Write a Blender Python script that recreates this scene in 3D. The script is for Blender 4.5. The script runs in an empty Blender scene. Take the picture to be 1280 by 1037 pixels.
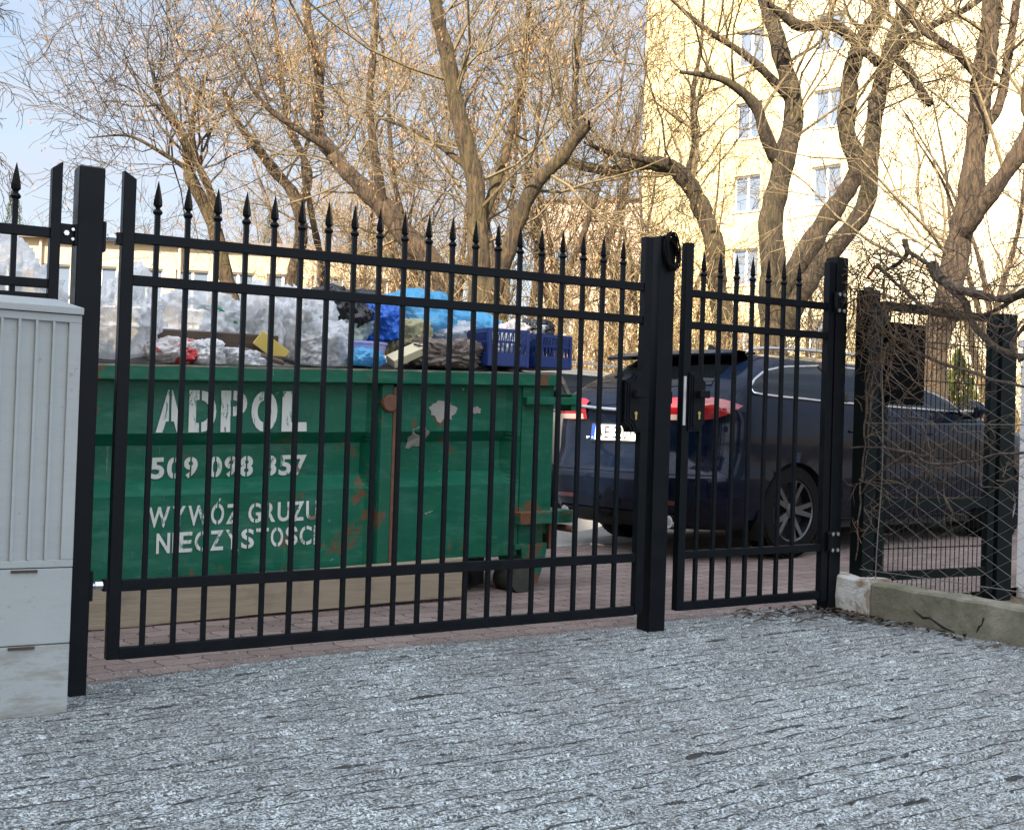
import bpy, bmesh, math, random
import numpy as np
from mathutils import Vector, Matrix, noise
R = math.radians
random.seed(7)
scene = bpy.context.scene
COL = scene.collection
# ------------------------------------------------------------------ camera
F, PITCH, ROLL, HC = 1500.0, .0159, .0323, 1.0
cam = bpy.data.objects.new('camera', bpy.data.cameras.new('camera')); COL.objects.link(cam)
cam.data.sensor_width = 36; cam.data.lens = 36 * F / 1280; cam.data.clip_end = 2000; cam.data.clip_start = .05
cam.matrix_world = Matrix.Translation((0, 0, HC)) @ Matrix.Rotation(R(90) + PITCH, 4, 'X') @ Matrix.Rotation(ROLL, 4, 'Z')
scene.camera = cam

def ray(x, y):
    a, b = x - 640, y - 518.5
    cr, sr = math.cos(ROLL), math.sin(ROLL)
    X = a * cr + b * sr; Y = -a * sr + b * cr
    c, s = math.cos(PITCH), math.sin(PITCH)
    v = (X / F, 1, -Y / F)
    return Vector((v[0], v[1] * c - v[2] * s, v[1] * s + v[2] * c))
def at(x, y, dep):                       # point seen at pixel x,y of the photo, dep metres away along Y
    r = ray(x, y); return r * (dep / r.y) + Vector((0, 0, HC))
# the gate line: s runs along it to the right, t runs away from the street
X0, Y0, ANG = -1.520, 4.394, .5584
DV = Vector((math.cos(ANG), math.sin(ANG), 0)); NV = Vector((-math.sin(ANG), math.cos(ANG), 0))
ORG = Vector((X0, Y0, 0))
def GP(s, t, z=0): return ORG + DV * s + NV * t + Vector((0, 0, z))
def st(x, y):
    q = Vector((x, y, 0)) - ORG; return q.dot(DV), q.dot(NV)
def gz(s, t): return .028 * s + .015 * t
def gzw(x, y): return gz(*st(x, y))
def onT(x, y, t):
    r = ray(x, y); k = (t + ORG.dot(NV)) / r.dot(NV); P = r * k + Vector((0, 0, HC)); s, _ = st(P.x, P.y)
    return s, P.z

# ------------------------------------------------------------------ mesh helpers
class MB:
    def __init__(self): self.v = []; self.f = []
    def add(self, vs, fs):
        n = len(self.v); self.v += [tuple(p) for p in vs]; self.f += [tuple(i + n for i in f) for f in fs]; return self
    def box(self, x0, x1, y0, y1, z0, z1, shear=0.0, lean=0.0):
        c = [(x, y, z + shear * x) for z in (z0, z1) for y in (y0, y1) for x in (x0, x1)]
        return self.add(c, [(0, 2, 3, 1), (4, 5, 7, 6), (0, 1, 5, 4), (2, 6, 7, 3), (0, 4, 6, 2), (1, 3, 7, 5)])
    def prism(self, poly, a, b, axis='z'):   # poly list of 2d points, extruded along axis from a to b
        n = len(poly)
        def mk(p, h): return (p[0], p[1], h) if axis == 'z' else ((p[0], h, p[1]) if axis == 'y' else (h, p[0], p[1]))
        vs = [mk(p, a) for p in poly] + [mk(p, b) for p in poly]
        fs = [tuple(range(n)), tuple(range(n, 2 * n))] + [(i, (i + 1) % n, (i + 1) % n + n, i + n) for i in range(n)]
        return self.add(vs, fs)
    def lathe(self, prof, n=12, c=(0, 0, 0), axis='z', rot=0.0):
        vs = []
        for r, h in prof:
            for i in range(n):
                a = rot + 2 * math.pi * i / n; x, y = r * math.cos(a), r * math.sin(a)
                p = (x, y, h) if axis == 'z' else ((x, h, y) if axis == 'y' else (h, x, y))
                vs.append((p[0] + c[0], p[1] + c[1], p[2] + c[2]))
        fs = [(k * n + i, k * n + (i + 1) % n, (k + 1) * n + (i + 1) % n, (k + 1) * n + i) for k in range(len(prof) - 1) for i in range(n)]
        fs += [tuple(range(n)), tuple(range((len(prof) - 1) * n, len(prof) * n))]
        return self.add(vs, fs)
    def tube(self, pts, rad, n=6, closed=False, caps=True):
        pts = [Vector(p) for p in pts]; m = len(pts)
        rs = rad if isinstance(rad, (list, tuple)) else [rad] * m
        ref = Vector((0, 0, 1)); vs = []
        d0 = (pts[-1] - pts[0])
        if d0.length < 1e-6: d0 = pts[1] - pts[0]
        if abs(d0.normalized().z) > .8: ref = Vector((1, .2, 0)).normalized()
        for i in range(m):
            if closed: d = pts[(i + 1) % m] - pts[i - 1]
            else: d = pts[min(i + 1, m - 1)] - pts[max(i - 1, 0)]
            a = d.cross(ref)
            if a.length < 1e-6: a = d.cross(Vector((0, 1, .1)))
            a.normalize(); b = d.cross(a).normalized()
            for k in range(n):
                t = 2 * math.pi * k / n
                vs.append(pts[i] + (a * math.cos(t) + b * math.sin(t)) * rs[i])
        fs = [(i * n + k, i * n + (k + 1) % n, (i + 1) % m * n + (k + 1) % n, (i + 1) % m * n + k) for i in range(m if closed else m - 1) for k in range(n)]
        if caps and not closed: fs += [tuple(range(n)), tuple(range((m - 1) * n, m * n))]
        return self.add(vs, fs)
    def grid(self, P):                        # P[i][j] points
        n, m = len(P), len(P[0]); vs = [p for r in P for p in r]
        return self.add(vs, [(i * m + j, i * m + j + 1, (i + 1) * m + j + 1, (i + 1) * m + j) for i in range(n - 1) for j in range(m - 1)])
    def build(self, name, m, parent=None, loc=None, rz=None, smooth=False, bevel=0, sub=0, fix=True, weld=0):
        me = bpy.data.meshes.new(name); me.from_pydata(self.v, [], self.f); me.update()
        if fix or weld:
            bm = bmesh.new(); bm.from_mesh(me)
            if weld: bmesh.ops.remove_doubles(bm, verts=bm.verts, dist=weld)
            if fix: bmesh.ops.recalc_face_normals(bm, faces=bm.faces)
            bm.to_mesh(me); bm.free()
        o = bpy.data.objects.new(name, me); COL.objects.link(o)
        if m is not None: me.materials.append(m)
        if smooth:
            me.polygons.foreach_set('use_smooth', [True] * len(me.polygons))
        if parent is not None: o.parent = parent
        if loc is not None: o.location = loc
        if rz is not None: o.rotation_euler.z = rz
        if bevel:
            b = o.modifiers.new('bevel', 'BEVEL'); b.width = bevel; b.segments = 2; b.limit_method = 'ANGLE'; b.angle_limit = R(40)
        if sub:
            b = o.modifiers.new('sub', 'SUBSURF'); b.levels = sub; b.render_levels = sub
        return o
def tag(o, label=None, cat=None, group=None, kind=None):
    if label: o['label'] = label
    if cat: o['category'] = cat
    if group: o['group'] = group
    if kind: o['kind'] = kind
    return o
def thing(name, label, cat, loc=(0, 0, 0), rz=0, group=None):
    o = bpy.data.objects.new(name, None); COL.objects.link(o); o.empty_display_size = .1
    o.location = loc; o.rotation_euler = (0, 0, rz); return tag(o, label, cat, group)
def copy_tree(o, parent=None):
    c = o.copy(); COL.objects.link(c); c.parent = parent
    for ch in list(o.children): copy_tree(ch, c)
    return c
def catmull(pts, k=4):
    P = [Vector(p) for p in pts]; P = [2 * P[0] - P[1]] + P + [2 * P[-1] - P[-2]]; out = []
    for i in range(1, len(P) - 2):
        for j in range(k):
            t = j / k
            out.append(.5 * ((2 * P[i]) + (-P[i - 1] + P[i + 1]) * t + (2 * P[i - 1] - 5 * P[i] + 4 * P[i + 1] - P[i + 2]) * t * t + (-P[i - 1] + 3 * P[i] - 3 * P[i + 1] + P[i + 2]) * t ** 3))
    out.append(P[-2]); return out

# ------------------------------------------------------------------ materials
class NT:
    def __init__(self, m): self.nt = m.node_tree; self.nt.nodes.clear()
    def n(self, t, **kw):
        nd = self.nt.nodes.new(t)
        for k, v in kw.items():
            if k.startswith('i_'):
                key = k[2:].replace('_', ' ')
                nd.inputs[key].default_value = v
            else: setattr(nd, k, v)
        return nd
    def l(self, a, b): self.nt.links.new(a, b)
    def noise(self, vec, scale, detail=4, rough=.55, dist=0.0):
        nd = self.n('ShaderNodeTexNoise'); nd.inputs['Scale'].default_value = scale; nd.inputs['Detail'].default_value = detail
        nd.inputs['Roughness'].default_value = rough; nd.inputs['Distortion'].default_value = dist
        if vec is not None: self.l(vec, nd.inputs['Vector'])
        return nd.outputs['Fac']
    def ramp(self, fac, stops, interp='LINEAR'):
        nd = self.n('ShaderNodeValToRGB'); nd.color_ramp.interpolation = interp
        el = nd.color_ramp.elements
        while len(el) < len(stops): el.new(.5)
        for e, (p, c) in zip(el, stops):
            e.position = p; e.color = (c, c, c, 1) if isinstance(c, (int, float)) else (*c, 1)
        self.l(fac, nd.inputs['Fac']); return nd.outputs['Color']
    def mix(self, fac, a, b, bt='MIX'):
        nd = self.n('ShaderNodeMix', data_type='RGBA', blend_type=bt)
        for k, v in ((0, fac), (6, a), (7, b)):
            s = nd.inputs[k]
            if isinstance(v, (int, float)): s.default_value = v if k == 0 else (v, v, v, 1)
            elif isinstance(v, (tuple, list)): s.default_value = (*v, 1)
            else: self.l(v, s)
        return nd.outputs[2]
    def math(self, op, a, b=0.0):
        nd = self.n('ShaderNodeMath', operation=op)
        for s, v in ((nd.inputs[0], a), (nd.inputs[1], b)):
            if isinstance(v, (int, float)): s.default_value = v
            else: self.l(v, s)
        return nd.outputs[0]
    def mapping(self, vec, scale=(1, 1, 1), loc=(0, 0, 0), rot=(0, 0, 0)):
        nd = self.n('ShaderNodeMapping'); nd.inputs['Scale'].default_value = scale; nd.inputs['Location'].default_value = loc; nd.inputs['Rotation'].default_value = rot
        self.l(vec, nd.inputs['Vector']); return nd.outputs['Vector']
    def bump(self, h, strength, dist=.01, normal=None):
        nd = self.n('ShaderNodeBump'); nd.inputs['Strength'].default_value = strength; nd.inputs['Distance'].default_value = dist
        self.l(h, nd.inputs['Height'])
        if normal is not None: self.l(normal, nd.inputs['Normal'])
        return nd.outputs['Normal']
    def coord(self, what='Object'): return self.n('ShaderNodeTexCoord').outputs[what]
    def out(self, color, rough=.5, metal=0.0, normal=None, **kw):
        p = self.n('ShaderNodeBsdfPrincipled'); o = self.n('ShaderNodeOutputMaterial')
        for nm, v in (('Base Color', color), ('Roughness', rough), ('Metallic', metal)):
            if isinstance(v, (int, float)): p.inputs[nm].default_value = (v, v, v, 1) if nm == 'Base Color' else v
            elif isinstance(v, (tuple, list)): p.inputs[nm].default_value = (*v, 1)
            else: self.l(v, p.inputs[nm])
        if normal is not None: self.l(normal, p.inputs['Normal'])
        for k, v in kw.items():
            s = p.inputs[k.replace('_', ' ')]
            if isinstance(v, (int, float, tuple)): s.default_value = v
            else: self.l(v, s)
        self.l(p.outputs[0], o.inputs[0]); return p
def newmat(name):
    m = bpy.data.materials.new(name); m.use_nodes = True; return m, NT(m)
def simple(name, c, rough=.5, metal=0.0, var=.25, scale=6, bump=.0, bscale=40, **kw):
    m, N = newmat(name); co = N.coord()
    f = N.noise(co, scale, 6); col = N.mix(f, tuple(x * (1 - var) for x in c), tuple(min(1, x * (1 + var)) for x in c))
    nrm = N.bump(N.noise(co, bscale, 5), bump, .01) if bump else None
    rr = N.math('ADD', N.math('MULTIPLY', N.noise(co, scale * 3, 3), .25), rough - .12)
    N.out(col, rr, metal, nrm, **kw); return m
M = {}
M['gate'] = simple('black_powder_coat', (.012, .015, .019), .42, 0, .3, 5, .12, 300)
def gate_dusty():
    m, N = newmat('gate_paint'); co = N.coord()
    geo = N.n('ShaderNodeNewGeometry'); d = N.ramp(N.noise(co, 9, 6, .7), [(.45, 0), (.8, 1)])
    col = N.mix(N.math('MULTIPLY', d, .3), (.0030, .0048, .0075), (.014, .015, .016))
    N.out(col, N.math('ADD', .36, N.math('MULTIPLY', d, .25)), 0, N.bump(N.noise(co, 350, 3), .12, .002), Specular_IOR_Level=.12); return m
M['gate'] = gate_dusty()
M['steel'] = simple('zinc_steel', (.55, .56, .58), .35, 1, .15, 20)
M['blackplastic'] = simple('black_plastic', (.004, .004, .0045), .5, 0, .2, 10, .05, 100, Specular_IOR_Level=.25)
M['rubber'] = simple('rubber', (.005, .005, .0055), .85, 0, .3, 10, .2, 60, Specular_IOR_Level=.15)
M['brass'] = simple('brass', (.5, .38, .15), .35, 1)
# ------------------------------------------------------------------ ground (gate frame: x = s, y = t)
def plane_sheet(name, mb, m, dz=0.0, **kw):
    o = mb.build(name, m, None, loc=GP(0, 0, dz), rz=ANG, **kw); tag(o, kind='structure'); return o
# granite setts: real relief
def granite():
    m, N = newmat('granite_setts'); co = N.coord()
    # stones: rows .105 m, staggered
    br = N.n('ShaderNodeTexBrick'); br.offset = .5; br.inputs['Scale'].default_value = 1
    wp = N.n('ShaderNodeVectorMath', operation='ADD'); N.l(co, wp.inputs[0])
    nz = N.n('ShaderNodeTexNoise'); nz.inputs['Scale'].default_value = 9; N.l(co, nz.inputs['Vector'])
    sc = N.n('ShaderNodeVectorMath', operation='SCALE'); sc.inputs['Scale'].default_value = .02; N.l(nz.outputs['Color'], sc.inputs[0]); N.l(sc.outputs[0], wp.inputs[1])
    N.l(wp.outputs[0], br.inputs['Vector'])
    for k, v in (('Mortar Size', .004), ('Brick Width', .11), ('Row Height', .105), ('Mortar Smooth', .3), ('Bias', 0.0)): br.inputs[k].default_value = v
    br.inputs['Color1'].default_value = (0, 0, 0, 1); br.inputs['Color2'].default_value = (1, 1, 1, 1)
    tone = N.n('ShaderNodeSeparateColor'); N.l(br.outputs['Color'], tone.inputs[0])
    speck = N.noise(co, 120, 4, .78); sp2 = N.noise(co, 38, 4, .7, .6); big = N.noise(co, 1.3, 4, .6)
    c = N.ramp(speck, [(.40, (.018, .019, .019)), (.47, (.14, .15, .152)), (.53, (.46, .495, .50)), (.60, (.92, .97, .98))])
    c = N.mix(N.ramp(sp2, [(.38, .62), (.5, 0)]), c, (.07, .072, .075))
    c = N.mix(N.ramp(N.noise(co, 26, 3, .5), [(.62, 0), (.7, .3)]), c, (.26, .19, .13))
    c = N.mix(N.ramp(N.noise(co, 17, 4, .6), [(.60, 0), (.72, .45)]), c, (.62, .66, .72))
    c = N.mix(1.0, c, N.ramp(tone.outputs[0], [(0, .78), (1, 1.12)]), 'MULTIPLY')
    c = N.mix(1.0, c, N.ramp(big, [(.3, (.54, .56, .56)), (.7, (.83, .87, .87))]), 'MULTIPLY')
    c = N.mix(N.ramp(N.noise(co, .8, 5, .6), [(.5, 0), (.75, .35)]), c, (.12, .11, .10))
    sp = N.n('ShaderNodeSeparateXYZ'); N.l(co, sp.inputs[0])
    yw = N.math('ADD', sp.outputs[1], N.math('MULTIPLY', N.noise(N.mapping(co, (3.2, 3.2, 1)), 1.2, 4, .5), .045))
    fr = N.math('ABSOLUTE', N.math('SUBTRACT', N.math('FRACT', N.math('DIVIDE', yw, .080)), .5))
    jl = N.ramp(fr, [(.0, 1), (.036, 1), (.066, 0)])
    dash = N.ramp(N.noise(N.mapping(co, (8.5, 30, 1)), 1.0, 4, .6), [(.46, 0), (.52, 1)])
    jm = N.math('MULTIPLY', jl, dash)
    c = N.mix(N.math('MULTIPLY', jm, .93), c, (.012, .012, .012))
    pat = N.ramp(N.noise(N.mapping(co, (22, 30, 1)), 1.0, 4, .6), [(.56, 0), (.66, .4)]); c = N.mix(pat, c, (.58, .66, .74))
    pat = N.ramp(N.noise(N.mapping(co, (18, 26, 1), (5, 3, 0)), 1.0, 5, .65), [(.55, 0), (.68, .6)]); c = N.mix(pat, c, (.14, .12, .105))
    n0 = N.bump(N.math('SUBTRACT', 1.0, jm), 1.0, .012)
    n1 = N.bump(N.noise(co, 70, 4, .6), .25, .010, n0); n2 = N.bump(N.noise(co, 220, 3, .6), .8, .003, n1)
    N.out(c, .62, 0, n2, Specular_IOR_Level=.5); return m
M['granite'] = granite()
def granite_sheet():
    sx0, sx1, tx0, tx1 = -1.6, 4.0, -3.6, .18
    nx, ny = 560, 378
    xs = np.linspace(sx0, sx1, nx); ys = np.linspace(tx0, tx1, ny)
    Xg, Yg = np.meshgrid(xs, ys)
    rng = np.random.default_rng(3)
    def vn(X, Y, f, seed):           # value noise
        g = np.random.default_rng(seed).random((64, 64)); x = X * f % 64; y = Y * f % 64
        xi = x.astype(int); yi = y.astype(int); fx = x - xi; fy = y - yi; fx = fx * fx * (3 - 2 * fx); fy = fy * fy * (3 - 2 * fy)
        a = g[yi % 64, xi % 64]; b = g[yi % 64, (xi + 1) % 64]; c = g[(yi + 1) % 64, xi % 64]; d = g[(yi + 1) % 64, (xi + 1) % 64]
        return (a * (1 - fx) + b * fx) * (1 - fy) + (c * (1 - fx) + d * fx) * fy - .5
    Yw = Yg + .022 * vn(Xg, Yg, 3.1, 1) + .010 * vn(Xg, Yg, 11, 2)
    row = np.floor(Yw / .105); fr = Yw / .105 - row
    Xw = Xg + .025 * vn(Xg, Yg, 6, 5) + (row % 2) * .055
    colm = np.floor(Xw / .11); fc = Xw / .11 - colm
    h = lambda a, b, s: ((np.sin(a * 127.1 + b * 311.7 + s) * 43758.5453) % 1.0)
    hgt = (h(row, colm, 0) - .5) * .007
    ex = np.minimum(fr, 1 - fr) * .105; ec = np.minimum(fc, 1 - fc) * .11
    depth_row = .020 * (.10 + .90 * np.clip(h(row, colm, 7) * 1.6 - .35, 0, 1))
    z = hgt - depth_row * np.exp(-(ex / .0065) ** 2) - .006 * np.exp(-(ec / .008) ** 2) * h(row, colm, 3)
    z += (fr - .5) * (h(row, colm, 11) - .30) * .004
    z += .0025 * vn(Xg, Yg, 25, 8) + .002 * vn(Xg, Yg, 61, 9) + .02 * vn(Xg, Yg, .9, 12)
    z += rng.normal(0, .0004, z.shape)
    # ragged end at the brick edge
    Yg = np.where(Yg > tx1 - .012, Yg + .018 * vn(Xg, Yg, 14, 4) + .01 * vn(Xg, Yg, 40, 6), Yg)
    Zg = z + .028 * Xg + .015 * Yg + .006
    Zg[-1, :] -= .02
    vs = np.stack([Xg, Yg, Zg], -1).reshape(-1, 3)
    idx = np.arange(nx * ny).reshape(ny, nx)
    q = np.stack([idx[:-1, :-1], idx[:-1, 1:], idx[1:, 1:], idx[1:, :-1]], -1).reshape(-1, 4)
    me = bpy.data.meshes.new('granite_paving'); me.vertices.add(len(vs)); me.vertices.foreach_set('co', vs.ravel())
    me.loops.add(q.size); me.loops.foreach_set('vertex_index', q.ravel().astype(np.int32)); me.polygons.add(len(q))
    me.polygons.foreach_set('loop_start', np.arange(0, q.size, 4, dtype=np.int32)); me.polygons.foreach_set('use_smooth', np.ones(len(q), bool))
    me.update(calc_edges=True); me.materials.append(M['granite'])
    o = bpy.data.objects.new('granite_paving', me); COL.objects.link(o); o.location = GP(0, 0); o.rotation_euler.z = ANG
    tag(o, kind='structure')
granite_sheet()

def paver_mat():
    m, N = newmat('red_brick_pavers'); co = N.coord()
    sep = N.n('ShaderNodeSeparateXYZ'); N.l(co, sep.inputs[0])
    # interlocking outline: triangle wave on both axes
    def tri(v, per): return N.math('PINGPONG', v, per)
    x2 = N.math('ADD', sep.outputs[0], N.math('MULTIPLY', tri(sep.outputs[1], .0625), .28))
    y2 = N.math('ADD', sep.outputs[1], N.math('MULTIPLY', tri(sep.outputs[0], .10), .16))
    y2 = N.math('ADD', y2, N.math('MULTIPLY', N.noise(co, 7, 3), .02)); x2 = N.math('ADD', x2, N.math('MULTIPLY', N.noise(co, 6, 3), .025))
    cb = N.n('ShaderNodeCombineXYZ'); N.l(x2, cb.inputs[0]); N.l(y2, cb.inputs[1])
    br = N.n('ShaderNodeTexBrick'); br.offset = .5; N.l(cb.outputs[0], br.inputs['Vector'])
    for k, v in (('Scale', 1), ('Mortar Size', .0045), ('Brick Width', .2), ('Row Height', .125), ('Mortar Smooth', .2), ('Bias', 0.0)): br.inputs[k].default_value = v
    br.inputs['Color1'].default_value = (.170, .120, .105, 1); br.inputs['Color2'].default_value = (.235, .178, .160, 1); br.inputs['Mortar'].default_value = (.045, .035, .03, 1)
    c = N.mix(1.0, br.outputs['Color'], N.ramp(N.noise(co, 2.2, 6, .65), [(.3, .7), (.7, 1.18)]), 'MULTIPLY')
    c = N.mix(N.ramp(N.noise(co, 60, 4, .7), [(.5, 0), (.75, .4)]), c, (.36, .31, .28))
    c = N.mix(N.ramp(N.noise(co, 120, 2, .6), [(.6, 0), (.72, .6)]), c, (.07, .06, .055))
    inv = N.math('SUBTRACT', 1.0, br.outputs['Fac'])
    n1 = N.bump(inv, .9, .006); n2 = N.bump(N.noise(co, 80, 4), .4, .004, n1)
    N.out(c, .85, 0, n2); return m
M['paver'] = paver_mat()
P = [[(s, t, gz(s, t) - .006) for s in np.linspace(-4, 16, 21)] for t in np.linspace(.12, 3.0, 6)]
plane_sheet('brick_paving', MB().grid(P), M['paver'])
def asphalt():
    m, N = newmat('pale_asphalt'); co = N.coord()
    c = N.ramp(N.noise(co, 60, 5, .7), [(.35, (.16, .155, .15)), (.65, (.30, .29, .275))])
    c = N.mix(1.0, c, N.ramp(N.noise(co, .5, 5), [(.3, .8), (.7, 1.15)]), 'MULTIPLY')
    N.out(c, .9, 0, N.bump(N.noise(co, 150, 4), .4, .005)); return m
M['asphalt'] = asphalt()
P = [[(s, t, gz(s, min(t, 6)) - .004) for s in np.linspace(-30, 40, 15)] for t in (3.0, 5, 6.6, 9, 11.5, 14)]
plane_sheet('road', MB().grid(P), M['asphalt'])
def soil():
    m, N = newmat('dry_grass_soil'); co = N.coord()
    c = N.ramp(N.noise(co, 4, 8, .7), [(.3, (.10, .075, .045)), (.5, (.20, .15, .09)), (.65, (.13, .14, .06)), (.8, (.30, .23, .14))])
    c = N.mix(N.ramp(N.noise(co, 30, 5, .7), [(.45, 0), (.7, .8)]), c, (.32, .22, .12))
    N.out(c, .95, 0, N.bump(N.noise(co, 18, 6, .7), 1.0, .08)); return m
M['soil'] = soil()
# broad terrain out to the horizon, rising gently to a bank behind the road
def terr(s, t):
    z = gz(max(-40, min(40, s)), max(-6, min(6, t))) - .03
    if t > 14: z += 1.1 * min(1, (t - 14) / 5) ** 1.5 * (.7 + .3 * math.sin(s * .35)) * (1 if s > -14 else .4)
    return z
ss = [-900, -300, -120, -60] + list(np.arange(-40, 41, 4)) + [60, 120, 300, 900]
ts = [-900, -300, -60, -20, -6, 0, 6, 10, 14, 15, 16, 17, 18, 19, 22, 30, 50, 100, 300, 900]
P = [[(float(s), float(t), terr(float(s), float(t)) - (.04 if t < 6.7 else 0)) for s in ss] for t in ts]
plane_sheet('ground', MB().grid(P), M['soil'], smooth=True)

# ------------------------------------------------------------------ sky, sun
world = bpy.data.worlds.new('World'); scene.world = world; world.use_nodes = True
W = NT(world); 
SUN_EL, SUN_AZ = R(36), math.atan2(-.35, -.94)
sky = W.n('ShaderNodeTexSky', sky_type='NISHITA', sun_disc=False, sun_elevation=SUN_EL, sun_rotation=SUN_AZ % (2 * math.pi), air_density=1.0, dust_density=1.6, ozone_density=1.2)
co = W.n('ShaderNodeTexCoord').outputs['Generated']
cl = W.noise(W.mapping(co, (1.2, 1.2, 4.0), (.3, .1, 0)), 2.1, 7, .55, .4)
msk = W.ramp(cl, [(.27, 0), (.54, 1)])
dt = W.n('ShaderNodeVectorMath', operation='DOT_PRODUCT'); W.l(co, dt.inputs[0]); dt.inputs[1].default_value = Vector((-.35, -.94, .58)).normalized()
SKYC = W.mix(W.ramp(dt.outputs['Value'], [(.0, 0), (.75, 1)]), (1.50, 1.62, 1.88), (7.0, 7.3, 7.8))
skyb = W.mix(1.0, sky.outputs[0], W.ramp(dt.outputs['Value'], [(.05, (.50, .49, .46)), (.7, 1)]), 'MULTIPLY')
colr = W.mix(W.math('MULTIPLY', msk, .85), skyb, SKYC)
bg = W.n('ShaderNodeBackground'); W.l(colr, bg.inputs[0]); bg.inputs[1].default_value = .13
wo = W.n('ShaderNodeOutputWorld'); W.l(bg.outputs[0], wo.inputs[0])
sun = bpy.data.lights.new('sun', 'SUN'); sun.energy = 4.6; sun.angle = R(.53); sun.color = (1, .87, .68)
so = bpy.data.objects.new('sun', sun); COL.objects.link(so)
sd = Vector((-.35, -.94, 0)).normalized() * math.cos(SUN_EL) + Vector((0, 0, math.sin(SUN_EL)))
so.rotation_euler = sd.to_track_quat('Z', 'Y').to_euler(); so.location = (0, 0, 30)
scene.view_settings.view_transform = 'Standard'; scene.view_settings.look = 'None'; scene.view_settings.exposure = 1.97; scene.view_settings.gamma = 1
scene.cycles.max_bounces = 7; scene.cycles.transparent_max_bounces = 16

# grit and crumbs spilling over the edge onto the pavers
rg = random.Random(9); gm = MB()
for _ in range(1500):
    s_ = rg.uniform(-.2, 3.9); t_ = .19 + abs(rg.gauss(0, .10)) if rg.random() < .8 else rg.uniform(.2, 1.3); z_ = gz(s_, t_) - .004; r_ = rg.uniform(.002, .0055)
    vs = [(s_ + r_ * rg.uniform(.6, 1.2) * a, t_ + r_ * rg.uniform(.6, 1.2) * b, z_ + c * r_) for a, b, c in ((1, 0, .2), (0, 1, .2), (-1, 0, .2), (0, -1, .2), (0, 0, 1.1))]
    gm.add(vs, [(0, 1, 4), (1, 2, 4), (2, 3, 4), (3, 0, 4)])
go_ = gm.build('grit', M['granite'], None, loc=GP(0, 0), rz=ANG, fix=False); tag(go_, 'fine pale grit scattered over the brick paving along the granite edge', 'grit', kind='stuff')
# ------------------------------------------------------------------ gates
SL = .0162    # the rails climb with the ground
def spear(mb, x, y, z0):     # spear head, z0 = neck, .1 high
    mb.lathe([(.0075, z0 - .004), (.015, z0), (.0195, z0 + .008), (.015, z0 + .016), (.009, z0 + .021), (.0095, z0 + .026), (.0165, z0 + .034)], 10, (x, y, 0))
    mb.lathe([(.0168, z0 + .034), (.0165, z0 + .05), (.010, z0 + .086), (.0012, z0 + .127)], 4, (x, y, 0), rot=R(0))
def make_bars(root, srel, ybar, zb, ztip):
    first = None
    for s in srel:
        if first is None:
            b = MB().box(-.0095, .0095, -.0095, .0095, zb, ztip - .125).build('bar', M['gate'], root, loc=(s, ybar, SL * s), bevel=.0015)
            sp = MB(); spear(sp, 0, 0, ztip - .127); sp.build('spear_tip', M['gate'], b)
            first = b
        else:
            c = first.copy(); COL.objects.link(c); c.parent = root; c.location = (s, ybar, SL * s)
            for ch in first.children:
                d = ch.copy(); COL.objects.link(d); d.parent = c
def stile(root, s, z0, z1, slant, y0=.005, y1=.045, w=.046, name='stile'):
    zs = z0 + SL * s
    mb = MB(); a, b = (z1 - .028, z1) if slant > 0 else (z1, z1 - .028)
    if slant == 0: a = b = z1
    mb.prism([(-w / 2, zs), (w / 2, zs), (w / 2, b + SL * s), (-w / 2, a + SL * s)], y0, y1, 'y')
    return mb.build(name, M['gate'], root, loc=(s, 0, 0), bevel=.002)
def rail(root, s0, s1, zc, h=.038, y0=.010, y1=.040, name='rail'):
    return MB().box(s0, s1, y0, y1, zc - h / 2, zc + h / 2, shear=SL).build(name, M['gate'], root, bevel=.002)
def hinge_strap(root, x0, x1, y, z, name='hinge'):
    h = MB().box(x0, x0 + .012, y - .02, y + .02, z - .055, z + .055).box(x1 - .02, x1, y - .018, y + .018, z - .022, z + .022).build(name, M['gate'], root, bevel=.002)
    MB().tube([(x0, y, z), (x1 - .016, y, z)], .009, 10).lathe([(.016, -.014), (.016, .014)], 6, ((x0 + x1) / 2, y, z), 'x').build('eye_bolt', M['steel'], h)
    return h
def lock_case(root, s, z, flip):
    # plate with scooped corners and stepped layers
    def outline(k):
        w, h, r = .052 - k, .145 - k, .038
        pts = [(w, -h), (w, h), (-w + r, h)]
        for i in range(1, 6):
            a = math.pi / 2 * i / 6; pts.append((-w + r * math.cos(a) , h - r * math.sin(a)))
        pts += [(-w, h - r - .006), (-w, -h + r + .006)]
        for i in range(1, 6):
            a = math.pi / 2 * (6 - i) / 6; pts.append((-w + r * math.cos(a), -h + r * math.sin(a)))
        pts.append((-w + r, -h)); return [((-x if flip else x) + s, y + z) for x, y in pts]
    lc = MB().prism(outline(0), -.004, .055, 'y').prism(outline(.010), -.010, -.003, 'y').prism(outline(.020), -.016, -.009, 'y').build('lock_case', M['gate'], root, bevel=.0015)
    k = 1 if flip else -1
    MB().box(s - .028, s + .034, -.062, -.040, z + .02, z + .056).box(s - .008, s + .01, -.045, -.012, z + .03, z + .046).build('handle', M['gate'], lc, bevel=.003)
    MB().lathe([(.009, -.021), (.009, -.014)], 14, (s + .002, 0, z - .055), 'y').box(s - .003, s + .007, -.022, -.014, z - .085, z - .055).build('keyhole', M['brass'], lc)
    return lc
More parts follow.
